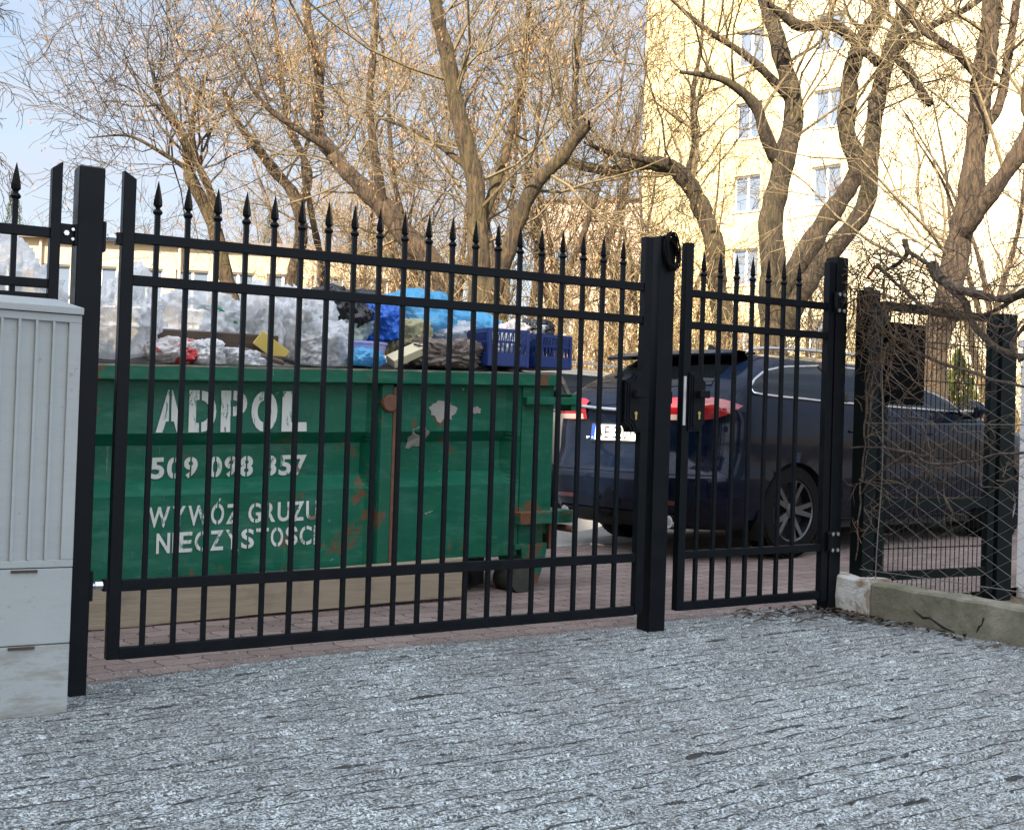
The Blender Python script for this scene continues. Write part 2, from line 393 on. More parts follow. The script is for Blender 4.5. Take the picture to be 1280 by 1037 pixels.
# double-width leaf
g = thing('swing_gate', 'wide black steel gate leaf with twenty spear topped bars, left of the middle post', 'gate', GP(0, 0, 0), ANG)
sL, sR = .092, 2.545
stile(g, sL, .118, 1.93, -1); stile(g, sR, .118, 1.925, 0)
for z, h, nm in ((1.684, .038, 'rail'), (1.526, .038, 'rail'), (.389, .042, 'rail'), (.137, .044, 'rail')): rail(g, sL + .023, sR - .023, z, h)
make_bars(g, [.2013 + i * .1159 for i in range(20)], .025, .15, 1.908)
hinge_strap(g, .0, .07, .025, 1.677); hinge_strap(g, .0, .07, .025, .394)
lock_case(g, 2.47, 1.172, False)
# wicket
w = thing('wicket_gate', 'narrow black pedestrian gate with seven spear topped bars, right of the middle post', 'gate', GP(0, 0, 0), ANG)
wl, wr = 2.800, 3.788
stile(w, wl, .118, 1.922, 0); stile(w, wr, .105, 1.915, 0)
for z, h in ((1.676, .036), (1.519, .036), (.389, .038), (.137, .042)): rail(w, wl + .023, wr - .023, z, h)
make_bars(w, [2.905 + i * .1095 for i in range(7)], .025, .15, 1.895)
lock_case(w, 2.862, 1.187, True)
MB().box(wl - .024, wl - .008, -.002, .004, 1.07, 1.31).build('strike_plate', M['steel'], w)
for zz in (1.70, .42):
    h = MB().box(3.795, 3.873, -.005, .001, zz - .055 + .06, zz + .055 + .06).lathe([(.014, zz + .02), (.014, zz + .10)], 10, (3.805, -.012, 0)).build('hinge', M['gate'], w)
    b = MB()
    for dx in (0, .038):
        for dz in (-.043, .043): b.lathe([(.011, -.016), (.009, -.006), (.009, .0)], 6, (3.826 + dx, 0, zz + .06 + dz), 'y')
    b.build('bolt', M['steel'], h)
# posts
def post(s0, s1, t0, t1, ztop, label, zb):
    p = thing('gate_post', label, 'post', GP((s0 + s1) / 2, (t0 + t1) / 2, zb), ANG, 'square gate posts')
    a, b = (s1 - s0) / 2, (t1 - t0) / 2
    MB().box(-a, a, -b, b, -.25, ztop - zb - .004).build('shaft', M['gate'], p, bevel=.003)
    MB().box(-a + .003, a - .003, -b + .003, b - .003, ztop - zb - .004, ztop - zb).build('cap', M['postcap'] if s1 < .1 else M['gate'], p)
    return p
M['postcap'] = simple('post_cap', (.10, .055, .04), .6, 0, .5, 30)
post(-.092, 0, 0, .092, 1.928, 'thick black square post beside the grey cabinet', gz(0, 0))
mp = post(2.606, 2.702, 0, .098, 1.980, 'black square post with a coil of cable on its top, between the two gates', gz(2.65, 0))
post(3.818, 3.902, 0, .084, 2.007, 'black square post with bolted hinges at the right side of the narrow gate', gz(3.86, 0))
MB().box(.048, .062, -.03, .03, 1.03, 1.26).box(.062, .085, -.012, .02, 1.1, 1.16).build('strike_box', M['gate'], mp, bevel=.003)
# coil of cable hung on the middle post
c = MB(); rr = random.Random(4)
for k in range(9):
    pts = []; cx = 2.662 + rr.uniform(-.006, .006); cz = 1.905 + rr.uniform(-.006, .008); a = .036 + rr.uniform(-.008, .010); b = .078 + rr.uniform(-.012, .012); ph = rr.uniform(0, 6)
    for i in range(28):
        t = 2 * math.pi * i / 28; pts.append((cx + a * math.cos(t) + .25 * (b * math.sin(t)) * -.4, -.014 - .005 * (k % 4) + .008 * math.sin(t * 2 + ph), cz + b * math.sin(t)))
    c.tube(pts, .0042, 6, closed=True)
c.tube(catmull([(2.64, .02, 1.985), (2.65, -.02, 1.965), (2.68, -.03, 1.93), (2.70, -.03, 1.90)]), .004, 6)
co_ = c.build('cable_coil', M['rubber'], None, loc=GP(0, 0), rz=ANG, smooth=True); tag(co_, 'coil of black cable hung over the top of the middle gate post', 'cable')
# fence panel at the left
fp = thing('fence_panel', 'short black steel fence panel with a spear top, above the grey cabinet', 'fence', GP(0, 0, 0), ANG)
stile(fp, -.166, 1.416, 1.935, 1, w=.036); 
MB().box(-1.75, -1.714, .005, .045, 1.39, 1.90).build('stile', M['gate'], fp, bevel=.002)
for z, h in ((1.674, .036), (1.49, .032), (1.436, .036)): rail(fp, -1.714, -.184, z, h)
make_bars(fp, [-.302 - i * .1159 for i in range(12)], .025, 1.44, 1.912)
h = MB().box(-.148, -.09, .018, .028, 1.635, 1.71).box(-.1, -.092, .0, .05, 1.635, 1.71).build('bracket', M['gate'], fp, bevel=.001)
MB().lathe([(.010, .004), (.010, .018)], 6, (-.128, 0, 1.675), 'y').lathe([(.006, .004), (.006, .018)], 6, (-.106, 0, 1.655), 'y').lathe([(.006, .004), (.006, .018)], 6, (-.106, 0, 1.69), 'y').build('bolt', M['steel'], h)

# ------------------------------------------------------------------ cabinet
def cab_mat(name, dirt):
    m, N = newmat(name); co = N.coord()
    c = N.mix(N.noise(co, 3, 6), (.29, .325, .335), (.38, .41, .42))
    if dirt:
        sp = N.mapping(co, (2.2, 2, 9)); f = N.ramp(N.noise(sp, 3.2, 9, .72), [(.44, 0), (.70, 1)])
        c = N.mix(N.math('MULTIPLY', f, dirt), c, (.19, .18, .13))
    c = N.mix(N.ramp(N.noise(co, 40, 3), [(.66, 0), (.72, .5)]), c, (.2, .2, .19))
    N.out(c, .5, 0, N.bump(N.noise(co, 90, 4), .15, .004)); return m
M['cab'] = cab_mat('cabinet_plastic', .12); M['cabd'] = cab_mat('cabinet_plastic_dirty', .85)
cb = thing('utility_cabinet', 'tall pale grey utility cabinet with a ribbed door, standing against the left gate post', 'cabinet', GP(-.5, -.1, gz(-.5, -.1)), ANG)
x1 = .391; x0 = -.40; y0, y1 = -.11, .09
SH = .028
bz = gz(-.5, -.1)
def cbox(mb, a, b, c0, d, e, f): return mb.box(a, b, c0, d, e - bz, f - bz, shear=0)
cbox(MB(), x0, x1, y0 + .004, y1, -.12, .228).build('plinth', M['cabd'], cb, bevel=.003)
cbox(MB(), x0, x1, y0 + .002, y1, .231, .490).build('lower_panel', M['cab'], cb, bevel=.003)
d = cbox(MB(), x0, x1, y0 + .012, y1, .493, 1.362)
d.box(x0, x1, y0, y0 + .012, .493 - bz, .518 - bz).box(x0, x1, y0, y0 + .012, 1.335 - bz, 1.362 - bz).box(x1 - .042, x1, y0, y0 + .012, .518 - bz, 1.335 - bz)
d = d.build('door', M['cab'], cb, bevel=.002)
r = MB()
for i in range(12):
    xx = x1 - .096 - .0555 * i
    if xx > x0 + .02: r.box(xx, xx + .010, y0 - .002, y0 + .012, .518 - bz, 1.335 - bz)
r.build('rib', M['cab'], d, bevel=.002)
za, zb_ = 1.364 - bz, 1.418 - bz
lid = MB().box(x0 - .004, x1 + .004, y0 - .010, y1 + .004, za, za + .024)
lid.add([(x0, y0 - .008, za + .024), (x1 + .002, y0 - .008, za + .024), (x1 + .002, y1, za + .024), (x0, y1, za + .024), (x0, y0 + .07, zb_), (x1 - .075, y0 + .07, zb_), (x1 - .075, y1 - .03, zb_), (x0, y1 - .03, zb_)],
        [(0, 1, 5, 4), (1, 2, 6, 5), (2, 3, 7, 6), (3, 0, 4, 7), (4, 5, 6, 7)])
lid.build('lid', M['cab'], cb, bevel=.002)
for z, a in ((.486, .20), (.226, .20)):
    MB().box(x1 - a - .0, x1 - a + .085, y0 - .003, y0 + .004, z - .009 - bz, z - bz).build('latch_slot', simple('rusty_slot', (.06, .045, .035), .8), cb)
# ------------------------------------------------------------------ skip container
TC = 1.35; CS = .036
def sh(mb, k=CS, s0=.3):
    mb.v = [(x, y, z + k * (x - s0)) for x, y, z in mb.v]; return mb
def green_mat(rusty=1.0, thr=.60, base=((.0024, .078, .043), (.0045, .120, .068))):
    m, N = newmat('worn_green_paint'); co = N.coord()
    c = N.mix(N.noise(co, 1.7, 6, .6), *base)
    streak = N.noise(N.mapping(co, (9, 9, .8)), 2.2, 7, .65)
    c = N.mix(N.ramp(streak, [(.5, 0), (.75, .45)]), c, (.010, .075, .05))
    c = N.mix(N.ramp(N.noise(N.mapping(co, (1, 1, 4)), 5, 8, .7), [(.50, 0), (.72, .45)]), c, (.06, .20, .145))
    rf = N.ramp(N.noise(co, 3.4, 9, .72, .6), [(thr, 0), (thr + .035, 1)])
    c = N.mix(N.math('MULTIPLY', rf, min(1, .85 * rusty)), c, N.mix(N.noise(co, 30, 4), (.085, .030, .015), (.20, .085, .045)))
    sc = N.ramp(N.noise(N.mapping(co, (1.5, 1.5, 26)), 2.6, 7, .7, .8), [(.66, 0), (.70, 1)]); c = N.mix(N.math('MULTIPLY', sc, .55), c, (.20, .30, .25))
    sc = N.ramp(N.noise(N.mapping(co, (30, 30, 1.6), (4, 0, 2)), 2.0, 6, .7, .5), [(.68, 0), (.71, 1)]); c = N.mix(N.math('MULTIPLY', sc, .6), c, (.34, .37, .33))
    pf = N.ramp(N.noise(co, 6.5, 8, .68, 1.0), [(.675, 0), (.69, 1)])
    c = N.mix(N.math('MULTIPLY', pf, .9), c, (.36, .36, .33))
    N.out(c, N.math('ADD', .38, N.math('MULTIPLY', rf, .35)), 0, N.bump(N.noise(co, 7, 5), .35, .02), Specular_IOR_Level=.25); return m
M['green'] = green_mat()
M['greenrim'] = green_mat(1.1, .555); M['greenworn'] = green_mat(1.2, .57, ((.004, .075, .042), (.012, .12, .075)))
M['rollerm'] = simple('greasy_roller', (.03, .032, .026), .7, 0, .5, 18, .4, 40)
M['rust'] = simple('rust', (.13, .06, .035), .85, 0, .5, 14, .4, 40)
def rimtop():
    m, N = newmat('worn_rim'); co = N.coord()
    c = N.ramp(N.noise(N.mapping(co, (2, 8, 8)), 3, 8, .7), [(.35, (.02, .12, .075)), (.5, (.17, .14, .11)), (.7, (.30, .27, .23))])
    N.out(c, .7); return m
M['rimtop'] = rimtop()
ct = thing('skip_container', 'large dented green steel rubbish skip with white stencilled lettering', 'container', GP(.3, TC, gz(.3, TC)), ANG)
B0 = gz(.3, TC)
def cpart(mb, name, m, parent=ct, **kw):
    sh(mb); mb.v = [(x - .3, y - TC, z - B0) for x, y, z in mb.v]; return mb.build(name, m, parent, **kw)
SA, SB = -1.25, 2.70      # panel range
def prof(t0=TC):
    return [(t0 + .045, 1.195), (t0 + .045, .935), (t0 + .115, .875), (t0 + .115, .705), (t0 + .035, .630), (t0 + .035, .215)]
def tz(z, t0=TC):
    P = prof(t0)
    for (a, za), (b, zb) in zip(P, P[1:]):
        if zb <= z <= za: return b + (a - b) * ((z - zb) / (za - zb))
    return P[-1][0]
rs = random.Random(5)
def wall_grid(s0, s1, chL, chR):
    zs = sorted(set([round(v, 4) for v in list(np.linspace(.215, 1.195, 44)) + [.935, .875, .705, .63]]), reverse=True)
    cols = [s0, s0 + chL] + list(np.linspace(s0 + chL, s1 - chR, int((s1 - s0) * 16))[1:-1]) + [s1 - chR, s1]
    P = []
    for i, s in enumerate(cols):
        row = []
        for z in zs:
            t = tz(z)
            if i == 0 or i == len(cols) - 1: t = TC + .004
            else: t += .012 * noise.noise(Vector((s * 2.1, z * 3, 1))) + .006 * noise.noise(Vector((s * 6, z * 7, 4)))
            row.append((s, t, z))
        P.append(row)
    return P
wl_ = MB(); wl_.grid(wall_grid(SA, -.05, .06, .05)); wl_.grid(wall_grid(.05, 1.775, .05, .04)); wl_.grid(wall_grid(1.89, 2.70, .012, .075))
wall = cpart(wl_, 'side_wall', M['green'], smooth=False, fix=False)
f = MB().box(SA - .1, 2.93, TC + .14, TC + .16, .215, 1.2).box(SA - .1, 2.93, TC + 1.66, TC + 1.7, .30, 1.2).box(2.90, 2.93, TC + .16, TC + 1.66, .30, 1.2).box(SA - .1, SA - .06, TC + .16, TC + 1.66, .30, 1.2).box(SA - .1, 2.9, TC + .1, TC + 1.6, .20, .215)
cpart(f, 'hopper', M['green'])
for a, b in ((1.776, 1.888), (-.05, .05)): cpart(MB().prism([(a, TC + .05), (a + .03, TC - .002), (b - .016, TC - .002), (b, TC + .05)], .215, 1.193, 'z'), 'stiffener', M['greenworn'], bevel=.004)
cpart(MB().box(1.872, 1.889, TC - .005, TC + .0, .22, 1.18), 'rusty_edge', M['rust'])
cpart(MB().box(2.702, 2.872, TC - .005, TC + .12, .26, 1.193), 'end_plate', M['green'], bevel=.004)
cpart(MB().box(2.874, 2.925, TC - .0, TC + .14, .33, 1.20), 'end_post', M['green'], bevel=.004); cpart(MB().box(2.86, 2.93, TC + 1.5, TC + 1.66, .33, 1.2), 'end_post', M['green'], bevel=.004)
rim = MB().box(SA - .1, 2.93, TC - .045, TC + .05, 1.195, 1.274).box(SA - .1, 2.93, TC + 1.62, TC + 1.72, 1.195, 1.274).box(2.84, 2.93, TC + .05, TC + 1.62, 1.195, 1.274).box(SA - .1, SA, TC + .05, TC + 1.62, 1.195, 1.274)
rm = cpart(rim, 'rim', M['greenrim'], bevel=.006)
P = [[(s, t, 1.2765 + .0025 * noise.noise(Vector((s * 9, t * 9, 0)))) for t in (TC - .043, TC + .048)] for s in np.linspace(SA, 2.92, 90)]
cpart(MB().grid(P), 'rim_scuff', M['rimtop'])
P = [[(s, TC - .0465, z + .0015 * noise.noise(Vector((s * 14, z * 90, 0)))) for z in (1.262 + .006 * noise.noise(Vector((s * 5, 3, 0))), 1.272)] for s in np.linspace(SA, 2.92, 120)]
cpart(MB().grid(P), 'rim_scuff', M['rimtop'])
# hooks, arms, roller
cpart(MB().box(2.705, 3.06, TC - .05, TC - .005, 1.085, 1.130).box(3.03, 3.07, TC - .03, TC + .1, 1.05, 1.15).box(2.93, 2.96, TC - .02, TC + .05, 1.13, 1.17), 'latch_arm', M['green'], bevel=.004)
cpart(MB().box(2.66, 3.02, TC - .09, TC - .006, .395, .468).box(2.92, 3.03, TC - .09, TC + .3, .395, .468), 'lower_arm', M['greenworn'], bevel=.006)
cpart(MB().lathe([(.02, TC - .14), (.02, TC + .02)], 10, (3.0, 0, .36), 'y').box(2.90, 2.93, TC - .03, TC + .04, .24, .40), 'hinge_pin', M['rust'])
cpart(MB().lathe([(.045, TC - .028), (.05, TC - .01), (.05, TC + .03)], 14, (1.845, 0, 1.09), 'y'), 'rusty_boss', M['rust'], bevel=.006)
cpart(MB().prism([(2.70, .27), (2.88, .27), (2.87, .20), (2.82, .045), (2.76, .045), (2.72, .12)], TC - .045, TC - .02, 'y').prism([(2.66, .27), (2.88, .27), (2.87, .20), (2.82, .045), (2.76, .045), (2.72, .12)], TC + .17, TC + .2, 'y').box(2.66, 2.88, TC - .04, TC + .2, .25, .28), 'roller_bracket', M['greenworn'], bevel=.003)
cpart(MB().lathe([(.02, TC - .055), (.075, TC - .05), (.078, TC + .0), (.078, TC + .16), (.02, TC + .17)], 20, (2.715, 0, .072), 'y'), 'roller', M['rollerm'], smooth=False)
for t_ in (TC + .25, TC + 1.2): cpart(MB().box(-1.2, 2.4, t_, t_ + .1, .06, .2), 'runner', M['blackplastic'])
cpart(MB().lathe([(.02, TC + .2), (.078, TC + .2), (.078, TC + .3), (.02, TC + .3)], 18, (2.45, 0, .05), 'y').box(2.3, 2.6, TC + .2, TC + .22, .03, .2), 'rear_roller', M['blackplastic'])
# lettering
def white_mat():
    m, N = newmat('stencil_white'); co = N.coord()
    c = N.mix(N.noise(co, 6, 5), (.46, .49, .46), (.62, .64, .60))
    c = N.mix(N.ramp(N.noise(co, 4.2, 9, .7, .8), [(.60, 0), (.64, .9)]), c, (.13, .07, .035))
    c = N.mix(N.ramp(N.noise(N.mapping(co, (3, 3, 1)), 9, 8, .75, .5), [(.56, 0), (.60, .9)]), c, (.008, .12, .07))
    N.out(c, .6); return m
M['stencil'] = white_mat()
def text_mesh(body, gap=.012, bold=.0, res=5, cuts=None, squeeze=1):
    cu = bpy.data.curves.new('lettering', 'FONT'); cu.body = body; cu.size = 1; cu.resolution_u = res; cu.offset = bold
    o = bpy.data.objects.new('lettering', cu); COL.objects.link(o); dg = bpy.context.evaluated_depsgraph_get()
    me = bpy.data.meshes.new_from_object(o.evaluated_get(dg)); bpy.data.objects.remove(o); bpy.data.curves.remove(cu)
    return me
def lettering(lines, name, m, parent, place, stencil=True):
    """each glyph separately: scaled to a box and given its stencil bridge"""
    bm = bmesh.new()
    for body, s0, s1, z0, z1, bold in lines:
        adv = 0; items = []
        W_ = {' ': .32, 'I': .27, 'W': 1.02, '1': .6, 'M': .95}
        for ch in body:
            wd = W_.get(ch, .68 if ch not in '0123456789' else .62)
            items.append((ch, adv, wd)); adv += wd
        k = (s1 - s0) / (adv - .08)
        for ch, a, wd in items:
            if ch == ' ': continue
            me = text_mesh(ch, bold=bold)
            g_ = bmesh.new(); g_.from_mesh(me); bpy.data.meshes.remove(me)
            xs = [v.co.x for v in g_.verts]; ys = [v.co.y for v in g_.verts]
            X0_, X1_ = min(xs), max(xs); Y0_ = min(ys); base = {'Ó': 1.30, 'Ś': 1.30, 'Ć': 1.30}.get(ch, 1.0); Y1_ = max(ys)
            for v in g_.verts:
                u = (v.co.x - X0_) / (X1_ - X0_); w_ = (v.co.y - Y0_) / (Y1_ - Y0_) * base
                v.co = Vector((s0 + (a + u * (wd - .10)) * k, z0 + w_ * (z1 - z0), 0))
            if stencil and ch in 'OD0968CGSÓŚĆQPAR3':
                cx = s0 + (a + (wd - .10) * (.42 if ch in 'DPR' else .5)) * k; hw = .006 if (z1 - z0) > .15 else .0042
                for x in (cx - hw, cx + hw):
                    bmesh.ops.bisect_plane(g_, geom=g_.verts[:] + g_.edges[:] + g_.faces[:], plane_co=(x, 0, 0), plane_no=(1, 0, 0))
                dl = [f_ for f_ in g_.faces if abs(f_.calc_center_median().x - cx) < hw * .98]
                if ch == 'A': dl = [f_ for f_ in dl if f_.calc_center_median().y > z0 + (z1 - z0) * .2]
                bmesh.ops.delete(g_, geom=dl, context='FACES')
            tmp = bpy.data.meshes.new('tmp'); g_.to_mesh(tmp); g_.free(); bm.from_mesh(tmp); bpy.data.meshes.remove(tmp)
    # cut into short horizontal strips so the letters can follow the pressed wall
    for z in (.935, .875, .705, .63): bmesh.ops.bisect_plane(bm, geom=bm.verts[:] + bm.edges[:] + bm.faces[:], plane_co=(0, z, 0), plane_no=(0, 1, 0))
    for v in bm.verts: v.co = Vector(place(v.co.x, v.co.y))
    bmesh.ops.recalc_face_normals(bm, faces=bm.faces)
    me = bpy.data.meshes.new(name); bm.to_mesh(me); bm.free(); me.materials.append(m)
    o = bpy.data.objects.new(name, me); COL.objects.link(o); o.parent = parent; return o
def onwall(s, z):     # z given in the container's own level
    t = tz(z) + .012 * noise.noise(Vector((s * 2.1, z * 3, 1))) + .006 * noise.noise(Vector((s * 6, z * 7, 4))) - .006
    return (s - .3, t - TC, z + CS * (s - .3) - B0)
lettering([('ADPOL', .60, 1.395, .940, 1.150, .045)], 'firm_lettering', M['stencil'], ct, onwall)
lettering([('509 098 357', .600, 1.425, .708, .815, .032)], 'phone_lettering', M['stencil'], ct, onwall)
lettering([('WYWÓZ GRUZU', .580, 1.470, .474, .575, .022)], 'service_lettering', M['stencil'], ct, onwall)
lettering([('I NIECZYSTOŚCI', .555, 1.470, .345, .445, .022)], 'service_lettering', M['stencil'], ct, onwall)

# wooden beam lying in front
def wood_mat(name, a, b, sc=1.0):
    m, N = newmat(name); co = N.coord()
    g_ = N.noise(N.mapping(co, (1.2, 9, 14)), 2.4 * sc, 8, .65, .5)
    c = N.mix(g_, a, b); c = N.mix(N.ramp(N.noise(co, 5, 6), [(.55, 0), (.75, .5)]), c, tuple(x * .45 for x in a))
    N.out(c, .8, 0, N.bump(g_, .5, .01)); return m
M['wood'] = wood_mat('weathered_wood', (.19, .155, .11), (.36, .30, .215))
M['woodd'] = wood_mat('dark_wood', (.05, .035, .025), (.12, .085, .06))
b = MB(); nseg = 24
Pz = []
for i in range(nseg + 1):
    s = -1.3 + (2.30 + 1.3) * i / nseg; z0 = .012 + .036 * (s - .3) + .012 + .006 * noise.noise(Vector((s * 3, 0, 0))); 
    z1 = z0 + .205 + .008 * noise.noise(Vector((s * 2, 5, 0))); t = 1.235 + .006 * noise.noise(Vector((s * 2, 9, 0)))
    Pz.append([(s, t + .001, z0), (s, t, z1), (s, t + .055, z1 + .004), (s, t + .055, z0), (s, t + .001, z0)])
b.grid(Pz); b.add(Pz[0][:4], [(0, 1, 2, 3)]); b.add(Pz[-1][:4], [(0, 1, 2, 3)])
o = b.build('wooden_board', M['wood'], None, loc=GP(0, 0), rz=ANG, bevel=.004, weld=.0005); tag(o, 'long weathered wooden board standing on edge against the foot of the green skip', 'board')

# ------------------------------------------------------------------ rubbish
def plastic(name, c, alpha=.9, rough=.3, wr=14, trans=0.0, st_=.9):
    m, N = newmat(name); co = N.coord()
    def fold(sc, d, loc):
        return N.math('ABSOLUTE', N.math('SUBTRACT', N.noise(N.mapping(co, (1, 1, .8), loc), sc, d, .5, 1.2), .5))
    h = N.math('ADD', N.math('MULTIPLY', fold(wr * .55, 2, (0, 0, 0)), 2.2), N.math('MULTIPLY', fold(wr * 1.7, 2, (3, 1, 2)), .9))
    nrm = N.bump(h, st_ * .5, .045)
    col = N.mix(N.noise(co, 5, 6, .7), tuple(x * .62 for x in c), tuple(min(1, x * 1.15) for x in c))
    p = N.n('ShaderNodeBsdfPrincipled'); N.l(col, p.inputs['Base Color']); p.inputs['Roughness'].default_value = rough; N.l(nrm, p.inputs['Normal'])
    tr = N.n('ShaderNodeBsdfTranslucent'); N.l(col, tr.inputs[0]); N.l(nrm, tr.inputs[1])
    mx = N.n('ShaderNodeMixShader'); mx.inputs[0].default_value = .3 if alpha < 1 else .08; N.l(p.outputs[0], mx.inputs[1]); N.l(tr.outputs[0], mx.inputs[2])
    tp = N.n('ShaderNodeBsdfTransparent'); m2 = N.n('ShaderNodeMixShader')
    if alpha < 1:
        fr = N.n('ShaderNodeLayerWeight'); fr.inputs[0].default_value = .35
        a = N.math('ADD', N.math('MULTIPLY', fr.outputs['Facing'], .5), N.math('ADD', alpha - .35, N.math('MULTIPLY', N.noise(co, 9, 4), .25))); a.node.use_clamp = True
        N.l(a, m2.inputs[0])
    else: m2.inputs[0].default_value = 1
    N.l(tp.outputs[0], m2.inputs[1]); N.l(mx.outputs[0], m2.inputs[2])
    o = N.n('ShaderNodeOutputMaterial'); N.l(m2.outputs[0], o.inputs[0]); return m
M['pwhite'] = plastic('white_film', (.88, .92, 1.0), .97, .3, 8); M['pclear'] = plastic('clear_film', (.86, .92, 1.0), .80, .2, 10)
M['pblue'] = plastic('blue_film', (.12, .52, .90), .95, .28, 9); M['pdblue'] = plastic('deep_blue_film', (.01, .12, .60), 1, .25, 8)
M['pblack'] = plastic('black_film', (.012, .013, .016), 1, .22, 7); M['pgreen'] = plastic('greenish_film', (.55, .68, .62), .85, .25, 12)
M['pyellow'] = plastic('yellowish_film', (.62, .58, .33), .92, .35, 12); M['pred'] = plastic('red_white_film', (.72, .62, .62), 1, .35, 10)
M['cloth'] = plastic('grey_brown_cloth', (.22, .18, .16), 1, .85, 8, st_=1.0); M['lav'] = simple('lavender_plastic', (.30, .31, .58), .4, 0, .1, 8)
M['cream'] = simple('cream_card', (.55, .49, .33), .8, 0, .15, 8); M['ycard'] = simple('yellow_card', (.60, .46, .12), .75, 0, .15, 8)
M['crate'] = simple('blue_crate_plastic', (.007, .028, .15), .45, 0, .3, 8, .1, 60)
M['dgreen'] = simple('green_cord', (.01, .20, .09), .6)
def red_white():
    m, N = newmat('red_white_print'); co = N.coord()
    f = N.ramp(N.noise(co, 7, 2, .4, .6), [(.57, 0), (.60, 1)]); c = N.mix(f, (.66, .62, .62), (.62, .05, .06)); N.out(c, .4, 0, N.bump(N.noise(co, 18, 6, .7), 1, .03)); return m
M['pred'] = red_white()
def bag(name, x0, y0, x1, y1, t, m, label, cat='rubbish bag', dep=.5, seed=0, group=None, crump=1.0, sub=4, flat=.0, tilt=0, lump=.25):
    """film bag whose outline fills roughly the given photo box at depth t along the gate frame"""
    sa, zb = onT(x0, y1, t); sb, zt = onT(x1, y0, t); sc_, zc = onT((x0 + x1) / 2, (y0 + y1) / 2, t)
    w, h = (sb - sa) / 2 * 1.10, (zt - zb) / 2 * 1.08
    bm = bmesh.new(); bmesh.ops.create_icosphere(bm, subdivisions=sub + 1, radius=1)
    o3 = Vector((seed * 7.3, seed * 3.1, seed * 1.7))
    for v in bm.verts:
        n = v.co.normalized(); 
        big = noise.noise(n * 1.3 + o3) * lump * 1.6
        q = n * 2.6 + o3
        f2 = noise.noise(q) ; q2 = n * 2.2 + Vector((f2, -f2, f2 * .7)) * .9 + o3
        ridge = max(0, 1 - abs(noise.noise(q2 * 1.6)) * 3.4) ** 1.4
        ridge2 = max(0, 1 - abs(noise.noise(q2 * 3.6 + o3)) * 3.4) ** 1.3
        r = 1 + big + crump * (.15 * ridge + .035 * ridge2) - .08
        p = n * r
        sq = max(abs(p.x), abs(p.z)); p *= 1 + .10 * (1 - abs(abs(n.x) - abs(n.z)))
        z = p.z
        if z < -.72: z = -.72 - (abs(z) - .72) * .15
        v.co = Vector((p.x * w, p.y * dep / 2, (z + .02) * h * 1.05 + tilt * p.x * w))
    zmin = min(v.co.z for v in bm.verts)
    me = bpy.data.meshes.new(name); bm.to_mesh(me); bm.free(); me.materials.append(m)
    me.polygons.foreach_set('use_smooth', [True] * len(me.polygons))
    o = bpy.data.objects.new(name, me); COL.objects.link(o)
    for v in me.vertices: v.co.z -= zmin
    o.location = GP((sa + sb) / 2, t, zc + zmin); o.rotation_euler.z = ANG
    tag(o, label, cat, group); return o
GB = 'plastic bags heaped in the skip'
T = TC
bag('plastic_bag', 112, 356, 200, 452, T + .42, M['pclear'], 'tall clear plastic bag at the left end of the heap, beside the left gate post', dep=.6, seed=1, group=GB)
bag('plastic_bag', -60, 318, 62, 430, T + .9, M['pclear'], 'pale clear bag at the far left seen through the short fence panel', dep=.7, seed=2, group=GB)
bag('plastic_bag', 186, 379, 312, 452, T + .75, M['pclear'], 'wide pale bag with green cord behind the dark wooden boards', dep=.6, seed=3, group=GB)
bag('plastic_bag', 262, 384, 330, 440, T + .95, M['pwhite'], 'white bag between the corded bag and the tall white sack', dep=.5, seed=13, group=GB)
bag('plastic_bag', 306, 370, 362, 450, T + .6, M['pwhite'], 'tall opaque white sack with a squared top', dep=.45, seed=4, group=GB, crump=.7)
bag('plastic_bag', 348, 372, 404, 456, T + .5, M['pclear'], 'knotted white translucent bag beside the black bag', dep=.5, seed=5, group=GB)
bag('plastic_bag', 378, 408, 440, 460, T + .30, M['pclear'], 'clear bag resting on the rim in front of the greenish bag', dep=.35, seed=15, group=GB)
bag('plastic_bag', 392, 370, 472, 424, T + .64, M['pblack'], 'shiny black bag at the middle of the heap', dep=.55, seed=6, group=GB)
bag('plastic_bag', 404, 396, 456, 452, T + .50, M['pgreen'], 'pale greenish translucent bag below the black bag', dep=.4, seed=7, group=GB)
bag('plastic_bag', 452, 386, 492, 430, T + .42, M['pdblue'], 'small deep blue bag at the middle of the heap', dep=.35, seed=8, group=GB)
bag('plastic_bag', 476, 372, 566, 440, T + .66, M['pblue'], 'big light blue bag, the highest blue one of the heap', dep=.6, seed=9, group=GB, tilt=-.12, crump=.6, lump=.15)
bag('plastic_bag', 536, 392, 620, 450, T + .66, M['pblue'], 'light blue bag sloping down behind the left blue crate', dep=.5, seed=10, group=GB, tilt=-.18, crump=.6, lump=.15)
bag('plastic_bag', 524, 404, 592, 440, T + .48, M['pclear'], 'crumpled clear film lying over the light blue bags', dep=.3, seed=11, group=GB, crump=1.4)
bag('plastic_bag', 484, 402, 530, 448, T + .38, M['pyellow'], 'yellowish translucent bag beside the small deep blue bag', dep=.3, seed=12, group=GB)
bag('plastic_bag', 178, 426, 246, 456, T + .22, M['pred'], 'flattened white and red printed bag at the rim', dep=.3, seed=14, group=GB)
bag('plastic_bag', 238, 428, 278, 457, T + .14, M['pwhite'], 'small round white bag on the rim in front of the dark boards', dep=.25, seed=16, group=GB)
bag('plastic_bag', 276, 440, 326, 460, T + .14, M['pwhite'], 'low crumpled white bag on the rim right of the small round one', dep=.25, seed=17, group=GB, crump=1.4)
bag('plastic_bag', 440, 438, 478, 458, T + .10, M['pblue'], 'little light blue bag on the rim below the lavender tub', dep=.2, seed=18, group=GB)
